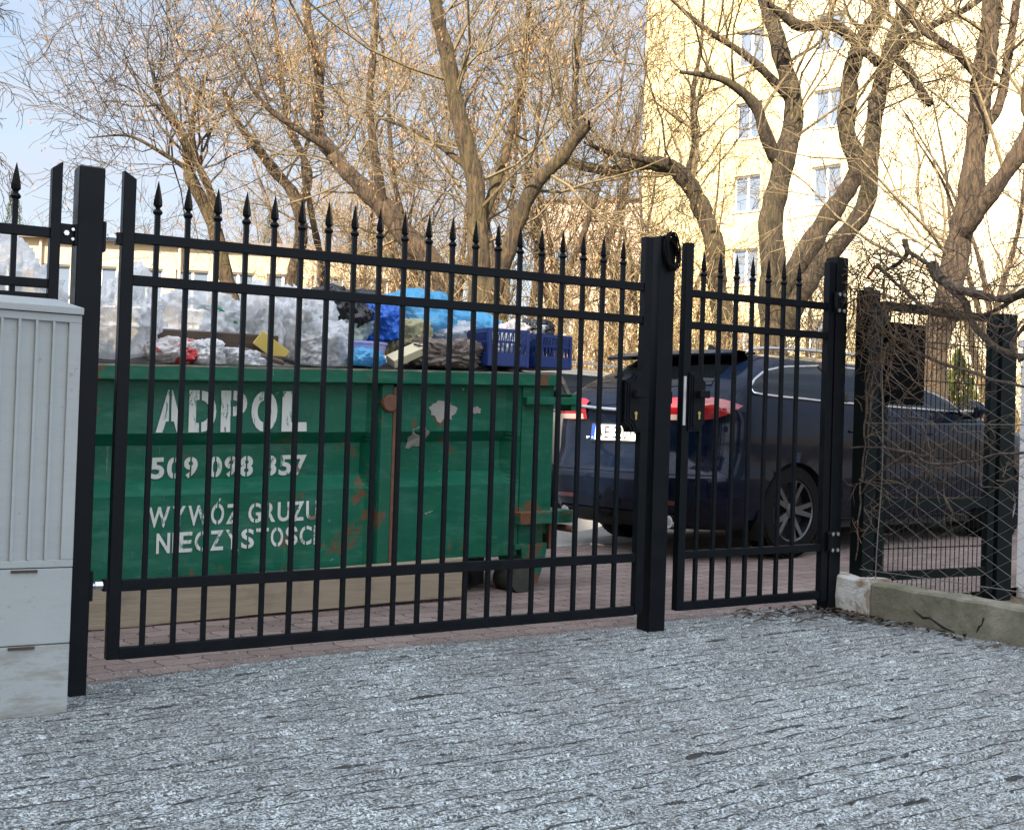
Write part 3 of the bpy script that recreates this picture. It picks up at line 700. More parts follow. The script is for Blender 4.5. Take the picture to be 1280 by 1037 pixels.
bag('old_cloth', 515, 430, 600, 460, T + .22, M['cloth'], 'crumpled grey brown cloth on the rim left of the blue crates', cat='cloth', dep=.35, seed=19, crump=1.5)
# filler heap so that nothing hovers
P = [[(s, t, .036 * (s - .3) + 1.24 + .10 * math.sin((t - T - .05) / 1.5 * 3.1) + .05 * noise.noise(Vector((s * 4, t * 4, 2)))) for t in np.linspace(T + .05, T + 1.6, 14)] for s in np.linspace(-1.2, 2.83, 50)]
o = MB().grid(P).build('rubbish_heap', simple('mixed_rubbish', (.16, .15, .14), .8, 0, .8, 9, .8, 14), None, loc=GP(0, 0), rz=ANG); tag(o, 'grey layer of loose rubbish filling the green skip under the bags', 'rubbish', kind='stuff')
# boards in the heap
def loose(name, x0, y0, x1, y1, th, dep, t, m, label, cat, tl=0.0):
    a, za = onT(x0, y0, t); b_, zb = onT(x1, y1, t); L = math.hypot(b_ - a, zb - za)
    o = MB().box(0, L, -dep / 2, dep / 2, -th / 2, th / 2).build(name, m, None, loc=GP(a, t, za), bevel=.003)
    o.rotation_euler = (tl, -math.atan2(zb - za, b_ - a), ANG); return tag(o, label, cat)
loose('wooden_board', 196, 424, 346, 432, .11, .03, T + .30, M['woodd'], 'dark brown board lying level in front of the corded bag', 'board', .25)
loose('wooden_board', 205, 440, 352, 446, .02, .12, T + .25, M['woodd'], 'thin dark board on the skip rim below the thicker dark board', 'board', .2)
loose('wooden_board', 300, 436, 352, 452, .02, .10, T + .18, M['woodd'], 'short dark board sloping onto the rim beside the yellow card', 'board', .3)
loose('card_sheet', 322, 421, 356, 447, .085, .01, T + .22, M['ycard'], 'sloping yellow card between the dark boards and the white bags', 'card', .3)
loose('foam_pad', 488, 452, 528, 434, .05, .08, T + .12, M['cream'], 'cream coloured pad leaning on the rim below the yellowish bag', 'pad', .5)
s_, z_ = onT(452, 452, T + .25)
o = MB().lathe([(.115, 0), (.135, .10), (.142, .105), (.142, .118), (.13, .118), (.11, .01)], 26, (0, 0, 0)).build('plastic_tub', M['lav'], None, loc=GP(s_, T + .25, z_ - .01), smooth=False); tag(o, 'round lavender plastic tub on the rim below the greenish bag', 'tub')
# green cord over the wide bag
cp = [onT(x, y, T + .5) for x, y in ((246, 386), (258, 382), (270, 386), (280, 392), (288, 398), (294, 404))]
o = MB().tube(catmull([(s, T + .5 + .05 * math.sin(i * 2), z) for i, (s, z) in enumerate(cp)]), .007, 6).tube(catmull([(s + .02, T + .52, z + .018 * math.cos(i * 3)) for i, (s, z) in enumerate(cp)]), .006, 6).build('cord', M['dgreen'], None, loc=GP(0, 0), rz=ANG); tag(o, 'dark green cord draped over the wide pale bag', 'cord')
# two crates
def crate(sx, sz, t, w, h, d, rz, label, tl=0):
    c = thing('plastic_crate', label, 'crate', GP(sx, t, sz), ANG + rz, 'blue crates on the skip'); c.rotation_euler.x = tl
    MB().box(-w / 2, w / 2, -d / 2, d / 2, 0, .008).build('base', M['crate'], c)
    def side(L):
        mb = MB(); T_ = .008
        mb.box(-L / 2, L / 2, 0, T_, 0, h * .36).box(-L / 2, L / 2, 0, T_, h * .9, h).box(-L / 2, L / 2, 0, T_, h * .62, h * .68)
        mb.box(-L / 2, -L / 2 + .018, -.002, T_, 0, h).box(L / 2 - .018, L / 2, -.002, T_, 0, h)
        n = int(L / .03)
        for i in range(n):
            x = -L / 2 + .02 + (L - .04) * i / n
            mb.add([(x, 0, h * .36), (x + .005, 0, h * .36), (x + .025, 0, h * .9), (x + .02, 0, h * .9), (x, T_, h * .36), (x + .005, T_, h * .36), (x + .025, T_, h * .9), (x + .02, T_, h * .9)], [(0, 1, 2, 3), (4, 5, 6, 7), (0, 4, 7, 3), (1, 5, 6, 2)])
            mb.box(x, x + .004, 0, T_, h * .36, h * .9)
        return mb
    for L, r_, off in ((w, 0, (0, -d / 2)), (w, math.pi, (0, d / 2)), (d, math.pi / 2, (w / 2, 0)), (d, -math.pi / 2, (-w / 2, 0))):
        side(L).build('side', M['crate'], c, loc=(off[0], off[1], 0), rz=r_)
    return c
s_, z_ = onT(626, 459, T + .12); crate(s_ - .01, z_, T + .18, .265, .215, .36, R(-4), 'blue lattice crate with a white bag inside, the left one on the skip corner')
s_, z_ = onT(676, 461, T + .12); crate(s_ + .015, z_, T + .20, .255, .20, .36, R(8), 'blue lattice crate with black rubbish inside, the right one overhanging the skip end')
bag('plastic_bag', 605, 418, 645, 450, T + .22, M['pwhite'], 'white bag inside the left blue crate', dep=.22, seed=20, group=GB)
bag('plastic_bag', 626, 403, 662, 428, T + .28, M['pred'], 'red and white packaging sticking out above the blue crates', dep=.2, seed=21, group=GB)
bag('plastic_bag', 650, 404, 688, 440, T + .24, M['pblack'], 'black and white crumpled bag in the right blue crate', dep=.22, seed=22, group=GB, crump=1.5)
bag('plastic_bag', 664, 407, 684, 424, T + .18, M['pwhite'], 'small white scrap on the black bag in the right blue crate', dep=.08, seed=23, group=GB, crump=1.5, sub=3)

M['barep'] = simple('bare_primer', (.30, .29, .27), .8, 0, .3, 12)
for k, (s0, z0, rx, rz_) in enumerate(((2.20, 1.12, .085, .055), (2.07, .965, .06, .062), (2.42, 1.13, .03, .02))):
    pts = []; zz = z0 - CS * (s0 - .3)
    for i in range(26):
        a = 2 * math.pi * i / 26; q = 1 + .6 * noise.noise(Vector((math.cos(a) * 2.2, math.sin(a) * 2.2, k * 5)))
        pts.append(onwall(s0 + rx * q * math.cos(a), zz + rz_ * q * math.sin(a)))
    c0 = onwall(s0, zz); MB().add([c0] + pts, [(0, i + 1, (i + 1) % 26 + 1) for i in range(26)]).build('bare_patch', M['barep'], ct)
# ------------------------------------------------------------------ cars  (local: x = u forward from rear bumper, y = v to the LEFT of travel, z up)
def interp(x, xs, ys):
    if x <= xs[0]: return ys[0]
    for i in range(len(xs) - 1):
        if x <= xs[i + 1]:
            t = (x - xs[i]) / (xs[i + 1] - xs[i]); t2 = t * t * (3 - 2 * t); t = .5 * t + .5 * t2
            return ys[i] + (ys[i + 1] - ys[i]) * t
    return ys[-1]
class Car:
    L = 4.80
    wW = [.20, .28, .40, .55, .68, .82, .93, 1.0, 1.12, 1.25, 1.36, 1.42]
    wV = [.80, .87, .905, .915, .912, .92, .915, .885, .835, .775, .715, .66]
    wR = [.20, .28, .40, .56, .60, .74, .90, .97, 1.04, 1.12, 1.40, 1.42]
    uR = [.20, .07, .015, .0, .045, .10, .115, .09, .17, .29, .66, .70]
    wF = [.20, .45, .70, .90, .971, .99, 1.02, 1.42]
    uF = [4.62, 4.80, 4.76, 4.66, 4.60, 3.60, 3.45, 2.50]
    RV = .48
    def ru(self, w): return interp(w, [.9, 1.1], [.50, .34])
    belt = .97
    LIFT = .10
    def lift(self, w): return self.LIFT * (max(0, min(1, (w - .70) / .30)) - .8 * max(0, min(1, (w - 1.08) / .30)))
    bulge = .14
    def V(self, w): return interp(w, self.wW, self.wV)
    def ur(self, w): return interp(w, self.wR, self.uR)
    def uf(self, w): return interp(w, self.wF, self.uF)
    def C(self, q, w, off=0.0):
        # q 0 rear centre, 1 rear corner start, 2 side start, 3 side end, 4 front corner end, 5 front centre ; v negative = right side
        V, a, b = self.V(w), self.ur(w), self.uf(w); RU, RV = self.ru(w), self.RV
        if q <= 1:
            v = q * (V - RV); return (a + self.bulge * .6 * (v / V) ** 2, v)
        if q <= 2:
            th = (q - 1) * math.pi / 2; b0 = self.bulge * .6 * ((V - RV) / V) ** 2
            e = .85; sx = math.sin(th) ** e; cx = math.cos(th) ** e
            return (a + b0 + (RU - b0) * (1 - cx), V - RV + RV * sx * (1))
        if q <= 3:
            t = q - 2; u = a + RU + (b - RU - a - RU) * t
            return (u, V - .05 * max(0, (u - 3.2) / 1.2) ** 2 + .0)
        if q <= 4:
            th = (q - 3) * math.pi / 2; V -= .05 * max(0, (b - RU - 3.2) / 1.2) ** 2; return (b - RU + RU * math.sin(th), V - RV + RV * math.cos(th))
        t = q - 4; V -= .05 * max(0, (b - RU - 3.2) / 1.2) ** 2; return (b, (V - RV) * (1 - t))
    def S(self, q, w, side=-1, off=0.0):
        u, v = self.C(q, w); P = Vector((u, side * v, w + self.lift(w)))
        if off:
            e = 1e-3; u2, v2 = self.C(min(5, q + e), w); u1, v1 = self.C(max(0, q - e), w); u3, v3 = self.C(q, w + .01)
            tq = Vector((u2 - u1, side * (v2 - v1), 0)); tw = Vector((u3 - u, side * (v3 - v), .01)); n = tq.cross(tw).normalized()
            if n.dot(Vector((u - 2.4, side * v, 0)).normalized()) < 0: n = -n
            P += n * off
        return P
    def qu(self, u, w):
        a, b = self.ur(w) + self.ru(w), self.uf(w) - self.ru(w); return 2 + (u - a) / (b - a)
    def warch(self, P, c, r):     # snap to wheel arch circle
        dx, dz = P.x - c, P.z - .31; d = math.hypot(dx, dz)
        if d < r + .035 and d > 1e-4 and abs(P.y) > .5:
            k = r / d; return Vector((c + dx * k, P.y, .31 + dz * k)), d < r
        return P, False
def car_paint(name, c, c2):
    m, N = newmat(name); co = N.coord()
    f = N.noise(co, 2.5, 5); col = N.mix(f, c, c2)
    dust = N.ramp(N.noise(N.mapping(co, (2, 2, 2)), 4, 7, .65), [(.5, 0), (.85, .05)]); col = N.mix(dust, col, (.16, .15, .14))
    N.out(col, N.math('ADD', .20, N.math('MULTIPLY', dust, 1.0)), .25, None, Specular_IOR_Level=.1, Coat_Weight=.27, Coat_Roughness=.04); return m
def glass_mat(name='dark_car_glass', c=(.002, .003, .004)):
    m, N = newmat(name); N.out(c, .05, 0, None, Specular_IOR_Level=.5); return m
M['navy'] = car_paint('navy_car_paint', (.0016, .0042, .0125), (.0026, .0066, .019)); M['greycar'] = car_paint('grey_car_paint', (.10, .105, .105), (.14, .14, .138))
M['cglass'] = glass_mat(); M['chrome'] = simple('chrome', (.8, .8, .8), .12, 1, .05)
M['trim'] = simple('black_trim', (.004, .004, .0045), .55, 0, .2, 20, Specular_IOR_Level=.2); M['liner'] = simple('wheel_liner', (.006, .006, .006), .9)
M['red'] = simple('red_lens', (.24, .004, .008), .12, 0, .2, 30, Coat_Weight=1.0); M['redd'] = simple('dark_red_lens', (.07, .003, .005), .12, 0, .2, 30, Coat_Weight=1.0)
M['lensw'] = simple('clear_lens', (.40, .30, .28), .15, 0, .1, 30, Coat_Weight=1.0)
M['rimm'] = simple('alloy', (.10, .105, .11), .3, .9, .15, 10); M['rotor'] = simple('dark_rotor', (.05, .05, .055), .5, .6)
M['plate'] = simple('plate_white', (.78, .78, .76), .4, 0, .04, 20); M['plateblue'] = simple('plate_blue', (.01, .05, .45), .4); M['platek'] = simple('plate_black', (.01, .01, .01), .5)
def wheel(parent, u, v, side, rad=.335):
    wd = .21
    w_ = MB().lathe([(rad - .105, -wd / 2), (rad - .02, -wd / 2), (rad, -wd / 2 + .025), (rad, wd / 2 - .025), (rad - .02, wd / 2), (rad - .105, wd / 2), (rad - .12, 0)], 40, (0, 0, 0), 'y')
    t = MB().lathe([(rad - .112, -wd / 2 + .01), (rad - .105, -wd / 2 - .001), (rad - .02, -wd / 2 + .004), (rad, -wd / 2 + .03), (rad, wd / 2 - .03), (rad - .02, wd / 2 - .004), (rad - .105, wd / 2 + .001), (rad - .112, wd / 2 - .01)], 44, (0, 0, 0), 'y')
    t.f = [f_ for f_ in t.f if len(f_) == 4]
    for k in range(60):      # tread blocks
        a = 2 * math.pi * k / 60
        for yy in (-.075, -.028, .028, .075):
            ca, sa = math.cos(a + yy), math.sin(a + yy); ta = Vector((-sa, 0, ca)); ra = Vector((ca, 0, sa)); c0 = ra * (rad + .002) + Vector((0, yy, 0))
            vs = [c0 + ta * dx + Vector((0, dy, 0)) + ra * dr for dr in (-.004, .005) for dy in (-.019, .019) for dx in (-.012, .012)]
            t.add(vs, [(4, 5, 7, 6), (0, 1, 5, 4), (2, 6, 7, 3), (0, 4, 6, 2), (1, 3, 7, 5)])
    wo_ = t.build('wheel', M['rubber'], parent, loc=(u, v, rad - .002))
    yo = side * (wd / 2)
    r = MB().lathe([(rad - .112, yo * .96), (rad - .122, yo * .90), (rad - .13, yo * .2), (rad - .122, -yo * .9)], 40, (0, 0, 0), 'y')
    r.f = [f_ for f_ in r.f if len(f_) == 4]
    for k in range(10):
        a = 2 * math.pi * (k // 2) / 5 + (.20 if k % 2 else -.20); ra = Vector((math.cos(a), 0, math.sin(a))); a2 = 2 * math.pi * (k // 2) / 5 + (.07 if k % 2 else -.07)
        r0 = Vector((math.cos(a2), 0, math.sin(a2))); ta = Vector((-math.sin(a), 0, math.cos(a)))
        p0 = r0 * .05; p1 = ra * (rad - .12)
        vs = []
        for p, y_, hw in ((p0, yo * .80, .020), (p1, yo * .93, .016)):
            for dy in (0, -side * .03):
                for s_ in (-1, 1): vs.append(p + ta * hw * s_ + Vector((0, y_ + dy, 0)))
        r.add(vs, [(0, 1, 5, 4), (2, 3, 7, 6), (0, 2, 6, 4), (1, 3, 7, 5)])
    r.lathe([(.055, yo * .6), (.055, yo * .82), (.03, yo * .86)], 20, (0, 0, 0), 'y')
    r.build('rim', M['rimm'], wo_); 
    MB().lathe([(rad - .13, yo * .15), (rad - .13, yo * .2)], 30, (0, 0, 0), 'y').build('brake_disc', M['rotor'], wo_)
def build_car(car, root, paint, hero=True):
    WB0, WB1 = 1.02, 3.83
    lo = [.20, .24, .28, .32, .36, .40, .44, .48, .52, .56, .575, .60, .63, .66, .70, .74, .78, .82, .86, .90, .935, car.belt]
    up = [car.belt, 1.0, 1.04, 1.08, 1.12, 1.18, 1.24, 1.30, 1.36, 1.42]
    qs = list(np.linspace(0, 1, 8)) + list(np.linspace(1, 2, 14)[1:]) + list(np.linspace(2, 3, 110)[1:]) + list(np.linspace(3, 4, 8)[1:]) + list(np.linspace(4, 5, 5)[1:])
    body = MB()
    def wtop(w, u):       # squeeze the lower body down under the bonnet
        if u > 3.3:
            k = min(1, (u - 3.3) / 1.4); bl = car.belt + car.lift(car.belt); top = bl - .26 * k ** 1.4; return .20 + (w - .20) * (top - .20) / (bl - .20)
        return w
    for side in (-1, 1):
        G = []; inside = []
        for q in qs:
            row = []; ins = []
            for w in lo:
                P = car.S(q, w, side); P.z = wtop(P.z, P.x); f_ = False
                for c in (WB0, WB1):
                    P, a = car.warch(P, c, .372); f_ = f_ or a
                row.append(P); ins.append(f_)
            G.append(row); inside.append(ins)
        n0 = len(body.v); m_ = len(lo)
        body.v += [tuple(p) for r in G for p in r]
        for i in range(len(qs) - 1):
            for j in range(m_ - 1):
                k4 = [inside[i][j], inside[i + 1][j], inside[i][j + 1], inside[i + 1][j + 1]]
                cx = (G[i][j] + G[i + 1][j] + G[i][j + 1] + G[i + 1][j + 1]) / 4
                if 1 < qs[i] < 4 and any(math.hypot(cx.x - c, cx.z - .31) < .366 and cx.z < .72 for c in (WB0, WB1)) and sum(k4) >= 2: continue
                if cx.z < .31 and 1 < qs[i] < 4 and any(abs(cx.x - c) < .366 for c in (WB0, WB1)): continue
                body.f.append((n0 + i * m_ + j, n0 + (i + 1) * m_ + j, n0 + (i + 1) * m_ + j + 1, n0 + i * m_ + j + 1))
        P2 = [[car.S(q, w, side) for w in up] for q in qs]
        for r_ in P2: r_[0].z = wtop(r_[0].z, r_[0].x) - (.02 if r_[0].x > 3.3 else 0)
        body.grid(P2)
        # roof
        top = [p[-1] for p in P2]; rings = []
        for k, h in ((0, 0), (.12, .028), (.3, .048), (.6, .062), (1.0, .068)):
            rings.append([Vector((p.x * (1 - k * .0) + (min(max(p.x, 1.0), 2.35) - p.x) * k * .55, p.y * (1 - k), 1.42 + car.LIFT * .2 + h * (1 if .8 < p.x < 2.5 else .8))) for p in top])
        body.grid(rings)
        # bonnet and the shelf between lower body and glasshouse
        ring = [g_[-1] for g_ in G]; inner = [Vector((min(p.x, 3.72) if p.x > 3.3 else p.x, p.y * (.86 if p.x > 3.3 else 1), max(p.z, car.belt if p.x <= 3.3 else .955))) for p in ring]
        hood = []
        for i, p in enumerate(ring):
            if p.x > 3.2: hood.append([Vector((p.x, p.y * (1 - k), p.z + .05 * math.sin(k * 1.5) * min(1, (p.x - 3.2) * 2 + .3))) for k in (0, .1, .3, .6, 1)])
        if len(hood) > 1: body.grid(hood)
        bot = [Vector((g_[0].x, g_[0].y * .9, .21)) for g_ in G]
    b = body.build('body', paint, root, smooth=True, weld=.002)
    ws = b.modifiers.new('wn', 'WEIGHTED_NORMAL'); ws.keep_sharp = True
    # underbody, wheel wells
    u_ = MB().box(.25, 4.6, -.78, .78, .20, .34).box(1.45, 3.4, -.84, .84, .19, .5).box(.3, 4.5, -.60, .60, .34, .9)
    for c in (WB0, WB1):
        for s_ in (-1, 1):
            u_.lathe([(.40, s_ * .58), (.40, s_ * .87)], 30, (c, 0, .31), 'y'); u_.f = u_.f
    # keep wells open on the outside
    mbw = MB().box(.25, 4.6, -.56, .56, .20, .34).box(1.45, 3.4, -.84, .84, .19, .5).box(.3, 4.5, -.56, .56, .34, .9)
    for c in (WB0, WB1):
        for s_ in (-1, 1):
            for k in range(24):
                a0, a1 = math.pi * (k - 3) / 18, math.pi * (k - 2) / 18
                p = [(c + .376 * math.cos(a), s_ * y, .31 + .376 * math.sin(a)) for a in (a0, a1) for y in (.56, .895)]
                mbw.add(p, [(0, 1, 3, 2)])
    mbw.build('underbody', M['liner'], root)
    for c in (WB0, WB1):
        for s_ in (-1, 1): wheel(root, c, s_ * .79, s_)
    def patch(side, bot, topf, u0, u1, off, n=36, m_=10):
        P = []
        for i in range(n + 1):
            u = u0 + (u1 - u0) * i / n; a, c = bot(u), topf(u)
            P.append([car.S(car.qu(u, a + (c - a) * j / m_), a + (c - a) * j / m_, side, off) for j in range(m_ + 1)])
        return P
    g0, g1 = .50 , 3.32
    tb = lambda u: interp(u, [g0, g0 + .1, .95, 1.6, 2.5, 3.0, g1], [1.115, 1.06, 1.045, 1.025, 1.01, 1.0, .99])
    tt = lambda u: interp(u, [g0, g0 + .08, .80, 1.15, 1.6, 2.3, 2.62, 3.0, g1], [1.125, 1.19, 1.29, 1.355, 1.385, 1.38, 1.33, 1.16, 1.0])
    for side in (-1, 1):
        P = patch(side, tb, tt, g0 + .01, g1 - .02, .006)
        gl = MB().grid(P).build('side_glass', M['cglass'], root, smooth=True, fix=False)
        outl = [r[0] for r in P] + [r[-1] for r in reversed(P)]
        MB().tube(outl, .010 if side < 0 else .010, 6, closed=True).build('chrome_surround', M['chrome'], gl, smooth=True)
        for u in (1.52, 2.42):
            pts = [car.S(car.qu(u + (.11 * (1 - k) if u < 2 else .0), tb(u) + (tt(u) - tb(u)) * k), tb(u) + (tt(u) - tb(u)) * k, side, .007) for k in np.linspace(0, 1, 8)]
            MB().tube(pts, .024, 4).build('window_pillar', M['trim'], gl)
        # mirror
        mp_ = car.S(car.qu(3.12, 1.0), 1.0, side, 0)
        mb = MB(); y = mp_.y
        pr = [(.02, .0), (.06, .09), (.075, .13), (.06, .17), (.02, .185)]
        mb.lathe([(.03, -.07), (.075, -.05), (.085, 0), (.078, .05), (.045, .085), (.01, .09)], 14, (0, 0, 0), 'x')
        mb.v = [(x, yy * 1.35, zz * .95) for x, yy, zz in mb.v]
        mo = mb.build('mirror', M['navy'] if paint is M['navy'] else paint, root, loc=(3.10, y + side * .14, 1.04 + car.LIFT * .8), smooth=True)
        MB().box(-.03, .03, -.07, .07, -.02, .02).build('mirror_foot', M['trim'], mo, loc=(0, -side * .09, -.06))
        MB().lathe([(.0, -.073), (.062, -.072), (.062, -.068)], 14, (0, 0, 0), 'x').build('mirror_glass', M['chrome'], mo)
        # roof rail
        pts = [Vector((u, side * (.60 + .0 * u), 1.445 + h)) for u, h in ((.78, .0), (.86, .035), (1.1, .055), (1.5, .062), (2.0, .06), (2.4, .045), (2.52, .01))]
        pts = [Vector((p.x, side * (.615 if i not in (0, 6) else .61), p.z + car.LIFT * .2)) for i, p in enumerate(pts)]
        MB().tube(catmull(pts), .014, 6).build('roof_rail', M['chrome'], root, smooth=True)
        # door seams and handle
        se = MB()
        for u, wl in ((1.47, .42), (2.40, .30), (3.36, .35)):
            se.tube([car.S(car.qu(u + (.10 * (1 - k) if u < 2 else 0), wl + (.98 - wl) * k), wl + (.98 - wl) * k, side, .001) for k in np.linspace(0, 1, 12)], .005, 4)
        se.tube([car.S(car.qu(u, .25), .26, side, .004) for u in np.linspace(1.45, 3.4, 20)], .010, 4)
        se.build('door_seam', M['trim'], root)
        for u in (1.62, 2.55):
            MB().tube([car.S(car.qu(u + k, .85), .86, side, .022 if 0 < i < 3 else 0.0) for i, k in enumerate((0, .03, .17, .20))], .012, 6).build('door_handle', paint, root, smooth=True)
        # fuel / arch lip
        # tail light : wraps the corner
        P = []
        for i in range(26):
            k = i / 25; q = .80 + 1.10 * k
            wc = .945 + .03 * k; hh = .062 * (1 - max(0, (k - .55) / .45) ** 1.5) * (.78 + .22 * min(1, k * 5))
            P.append([car.S(q, wc - hh * .95 + (2 * hh * .95) * j / 6 * 1.0, side, .012) for j in range(7)])
        tl = MB().grid(P).build('tail_light', M['red'], root, smooth=True, fix=False)
        P3 = [[p[0] + (p[-1] - p[0]) * k + (p[3] - p[3]) for k in (0.02, .34)] for p in P[2:15]]
        P3 = [[car.S(.80 + 1.10 * (i + 2) / 25, .90 + j * .03, side, .0145) for j in range(2)] for i in range(12)]
        MB().grid(P3).build('light_strip', M['lensw'], tl, smooth=True, fix=False)
        # rear fog reflector and exhaust
        MB().grid([[car.S(.9 + .45 * k, w, side, .006) for w in (.375, .405)] for k in np.linspace(0, 1, 10)]).build('reflector', M['redd'], root, fix=False)
        ex = MB().lathe([(.045, -.02), (.045, .12), (.036, .12), (.036, -.02)], 18, (0, 0, 0), 'x'); ex.build('exhaust_pipe', M['chrome'], root, loc=(.11, side * .55, .255), smooth=False)
    # rear glass
    P = []
    for i in range(25):
        k = -1 + 2 * i / 24; s_ = -1 if k < 0 else 1; q = min(1.42, abs(k) * 1.42)
        P.append([car.S(q, w, s_, .006) for w in np.linspace(1.10 + .03 * abs(k) ** 3, 1.375, 9)])
    MB().grid(P).build('rear_window', M['cglass'], root, smooth=True, fix=False)
    # windscreen
    P = []
    for i in range(17):
        k = -1 + 2 * i / 16; s_ = -1 if k < 0 else 1; q = 5 - abs(k) * 1.6
        P.append([car.S(q, w, s_, .006) for w in np.linspace(1.0, 1.40, 7)])
    MB().grid(P).build('windscreen', M['cglass'], root, smooth=True, fix=False)
    # spoiler
    P = []
    for i in range(25):
        k = -1 + 2 * i / 24; v = .66 * k; P.append([(x_, y_, z_ + car.LIFT * .2) for x_, y_, z_ in [(.50 + .10 * k * k, v, 1.425), (.49 + .10 * k * k, v, 1.437), (.62, v * .98, 1.475 - .015 * k * k), (.86, v * .97, 1.485 - .03 * k * k), (.86, v * .97, 1.44), (.62, v * .98, 1.415), (.50 + .10 * k * k, v, 1.425)]])
    MB().grid(P).build('roof_spoiler', paint, root, smooth=False, weld=.0005)
    MB().box(1.05, 1.2, -.01, .01, 1.47, 1.49).add([(1.06, -.012, 1.485), (1.22, -.012, 1.485), (1.10, -.004, 1.545), (1.06, -.004, 1.55), (1.06, .012, 1.485), (1.22, .012, 1.485), (1.10, .004, 1.545), (1.06, .004, 1.55)], [(0, 1, 2, 3), (4, 5, 6, 7), (0, 4, 7, 3), (1, 5, 6, 2), (3, 7, 6, 2)]).build('roof_antenna', M['trim'], root, loc=(0, 0, car.LIFT * .2))
    if not hero: return
    # chrome strip above the plate
    pts = [car.S(abs(k) * 1.0, .955 + .012 * abs(k), -1 if k < 0 else 1, .014) for k in np.linspace(-.95, .95, 25)]
    MB().tube(pts, .013, 6).build('tailgate_strip', M['chrome'], root, smooth=True)
    # lower diffuser and dark seam along the bumper top
    q_ = np.linspace(-1.62, 1.62, 44)
    P = [[car.S(abs(k), w, -1 if k < 0 else 1, o_) for w, o_ in ((.20, .012), (.26, .014), (.31, .010))] for k in np.linspace(-1.3, 1.3, 30)]
    MB().grid(P).build('diffuser', M['trim'], root, smooth=True)
    MB().tube([car.S(abs(k), .586, -1 if k < 0 else 1, .002) for k in q_], .005, 4).build('bumper_seam', M['trim'], root)
    sm = MB()      # tailgate outline
    for s_ in (-1, 1): sm.tube([car.S(q, w, s_, .002) for q, w in ((.98, .60), (1.02, .7), (1.05, .86), (1.06, .88))], .004, 4)
    sm.build('tailgate_seam', M['trim'], root)
    # number plate
    npz = .835; pu = car.ur(npz) - .022
    npl = MB().box(-.275, .275, -.068, .068, -.012, -.004).build('number_plate', M['platek'], root, loc=(pu, 0, npz + .03), bevel=.003)
    npl.rotation_euler = (R(90) - .10, 0, R(-90))
    MB().box(-.26, .26, -.057, .057, -.003, .001).build('plate_face', M['plate'], npl, bevel=.002)
    MB().box(-.26, -.222, -.057, .057, .0012, .002).build('plate_band', M['plateblue'], npl)
    lettering([('WE 320XK', -.205, .25, -.043, .043, .0)], 'plate_lettering', M['platek'], npl, lambda x, y: (x, y, .003), False)
    lettering([('PL', -.252, -.230, -.048, -.032, .0)], 'plate_letters', M['plate'], npl, lambda x, y: (x, y, .0032), False)
    # emblem : ring with a winged shape inside
    bz_ = 1.03;  bu = interp(bz_, car.wR, car.uR) - .016
    em = MB(); em.tube([(0, .064 * math.cos(a), .053 * math.sin(a)) for a in np.linspace(0, 2 * math.pi, 33)[:-1]], .0085, 6, closed=True)
    wing = [(-.052, .020), (-.030, .014), (-.010, -.002), (0, -.022), (.010, -.002), (.030, .014), (.052, .020)]
    em.tube([(0, a, b_) for a, b_ in wing], [.004, .009, .009, .011, .009, .009, .004], 6)
    em.tube([(0, -.052, .018), (0, -.045, -.02), (0, -.03, -.036)], [.006, .006, .003], 5).tube([(0, .052, .018), (0, .045, -.02), (0, .03, -.036)], [.006, .006, .003], 5)
    e_ = em.build('emblem', M['chrome'], root, loc=(bu, 0, bz_ + car.LIFT * .2), smooth=True); e_.rotation_euler.y = R(24)
    # tow ball
    MB().tube([(.25, 0, .28), (.02, 0, .27), (-.06, 0, .29), (-.075, 0, .34), (-.075, 0, .385)], [.02, .02, .018, .016, .014], 10).lathe([(.003, .378), (.02, .385), (.027, .405), (.02, .425), (.003, .432)], 14, (-.075, 0, 0)).build('tow_ball', M['blackplastic'], root, smooth=True)
    # small script badge left
    MB().tube([car.S(.72 + .06 * k, .79 + .006 * math.sin(k * 9), 1, .004) for k in np.linspace(0, 1, 14)], .007, 4).build('script_badge', M['chrome'], root)
    # wiper
    MB().tube([car.S(q, w, s_, .014) for q, w, s_ in ((0.05, 1.12, 1), (.25, 1.15, 1), (.6, 1.18, 1))], .007, 4).build('rear_wiper', M['trim'], root)
CARH = R(52)
car1 = Car()
cx_, cy_ = .70, 8.74
hd = thing('parked_car', 'dark navy estate car with a tow ball parked behind the narrow gate', 'car', (cx_, cy_, gzw(cx_ + .8, cy_ + 1.2) - .03), R(90) - CARH)
hd.rotation_euler = (.0, -.010, R(90) - CARH)
build_car(car1, hd, M['navy'])
class Car2(Car):
    LIFT = 0.0
    uR = [.20, .05, .0, .0, .03, .05, .07, .08, .14, .20, .40, .42]
    wV = [.78, .84, .87, .88, .88, .88, .87, .85, .80, .75, .70, .64]
    bulge = .05
g2 = thing('parked_car', 'grey car parked further back, partly hidden between the green skip and the navy car', 'car', (-1.2, 10.9, gzw(-.2, 11.6) - .02), R(90) - CARH)
build_car(Car2(), g2, M['greycar'], False)
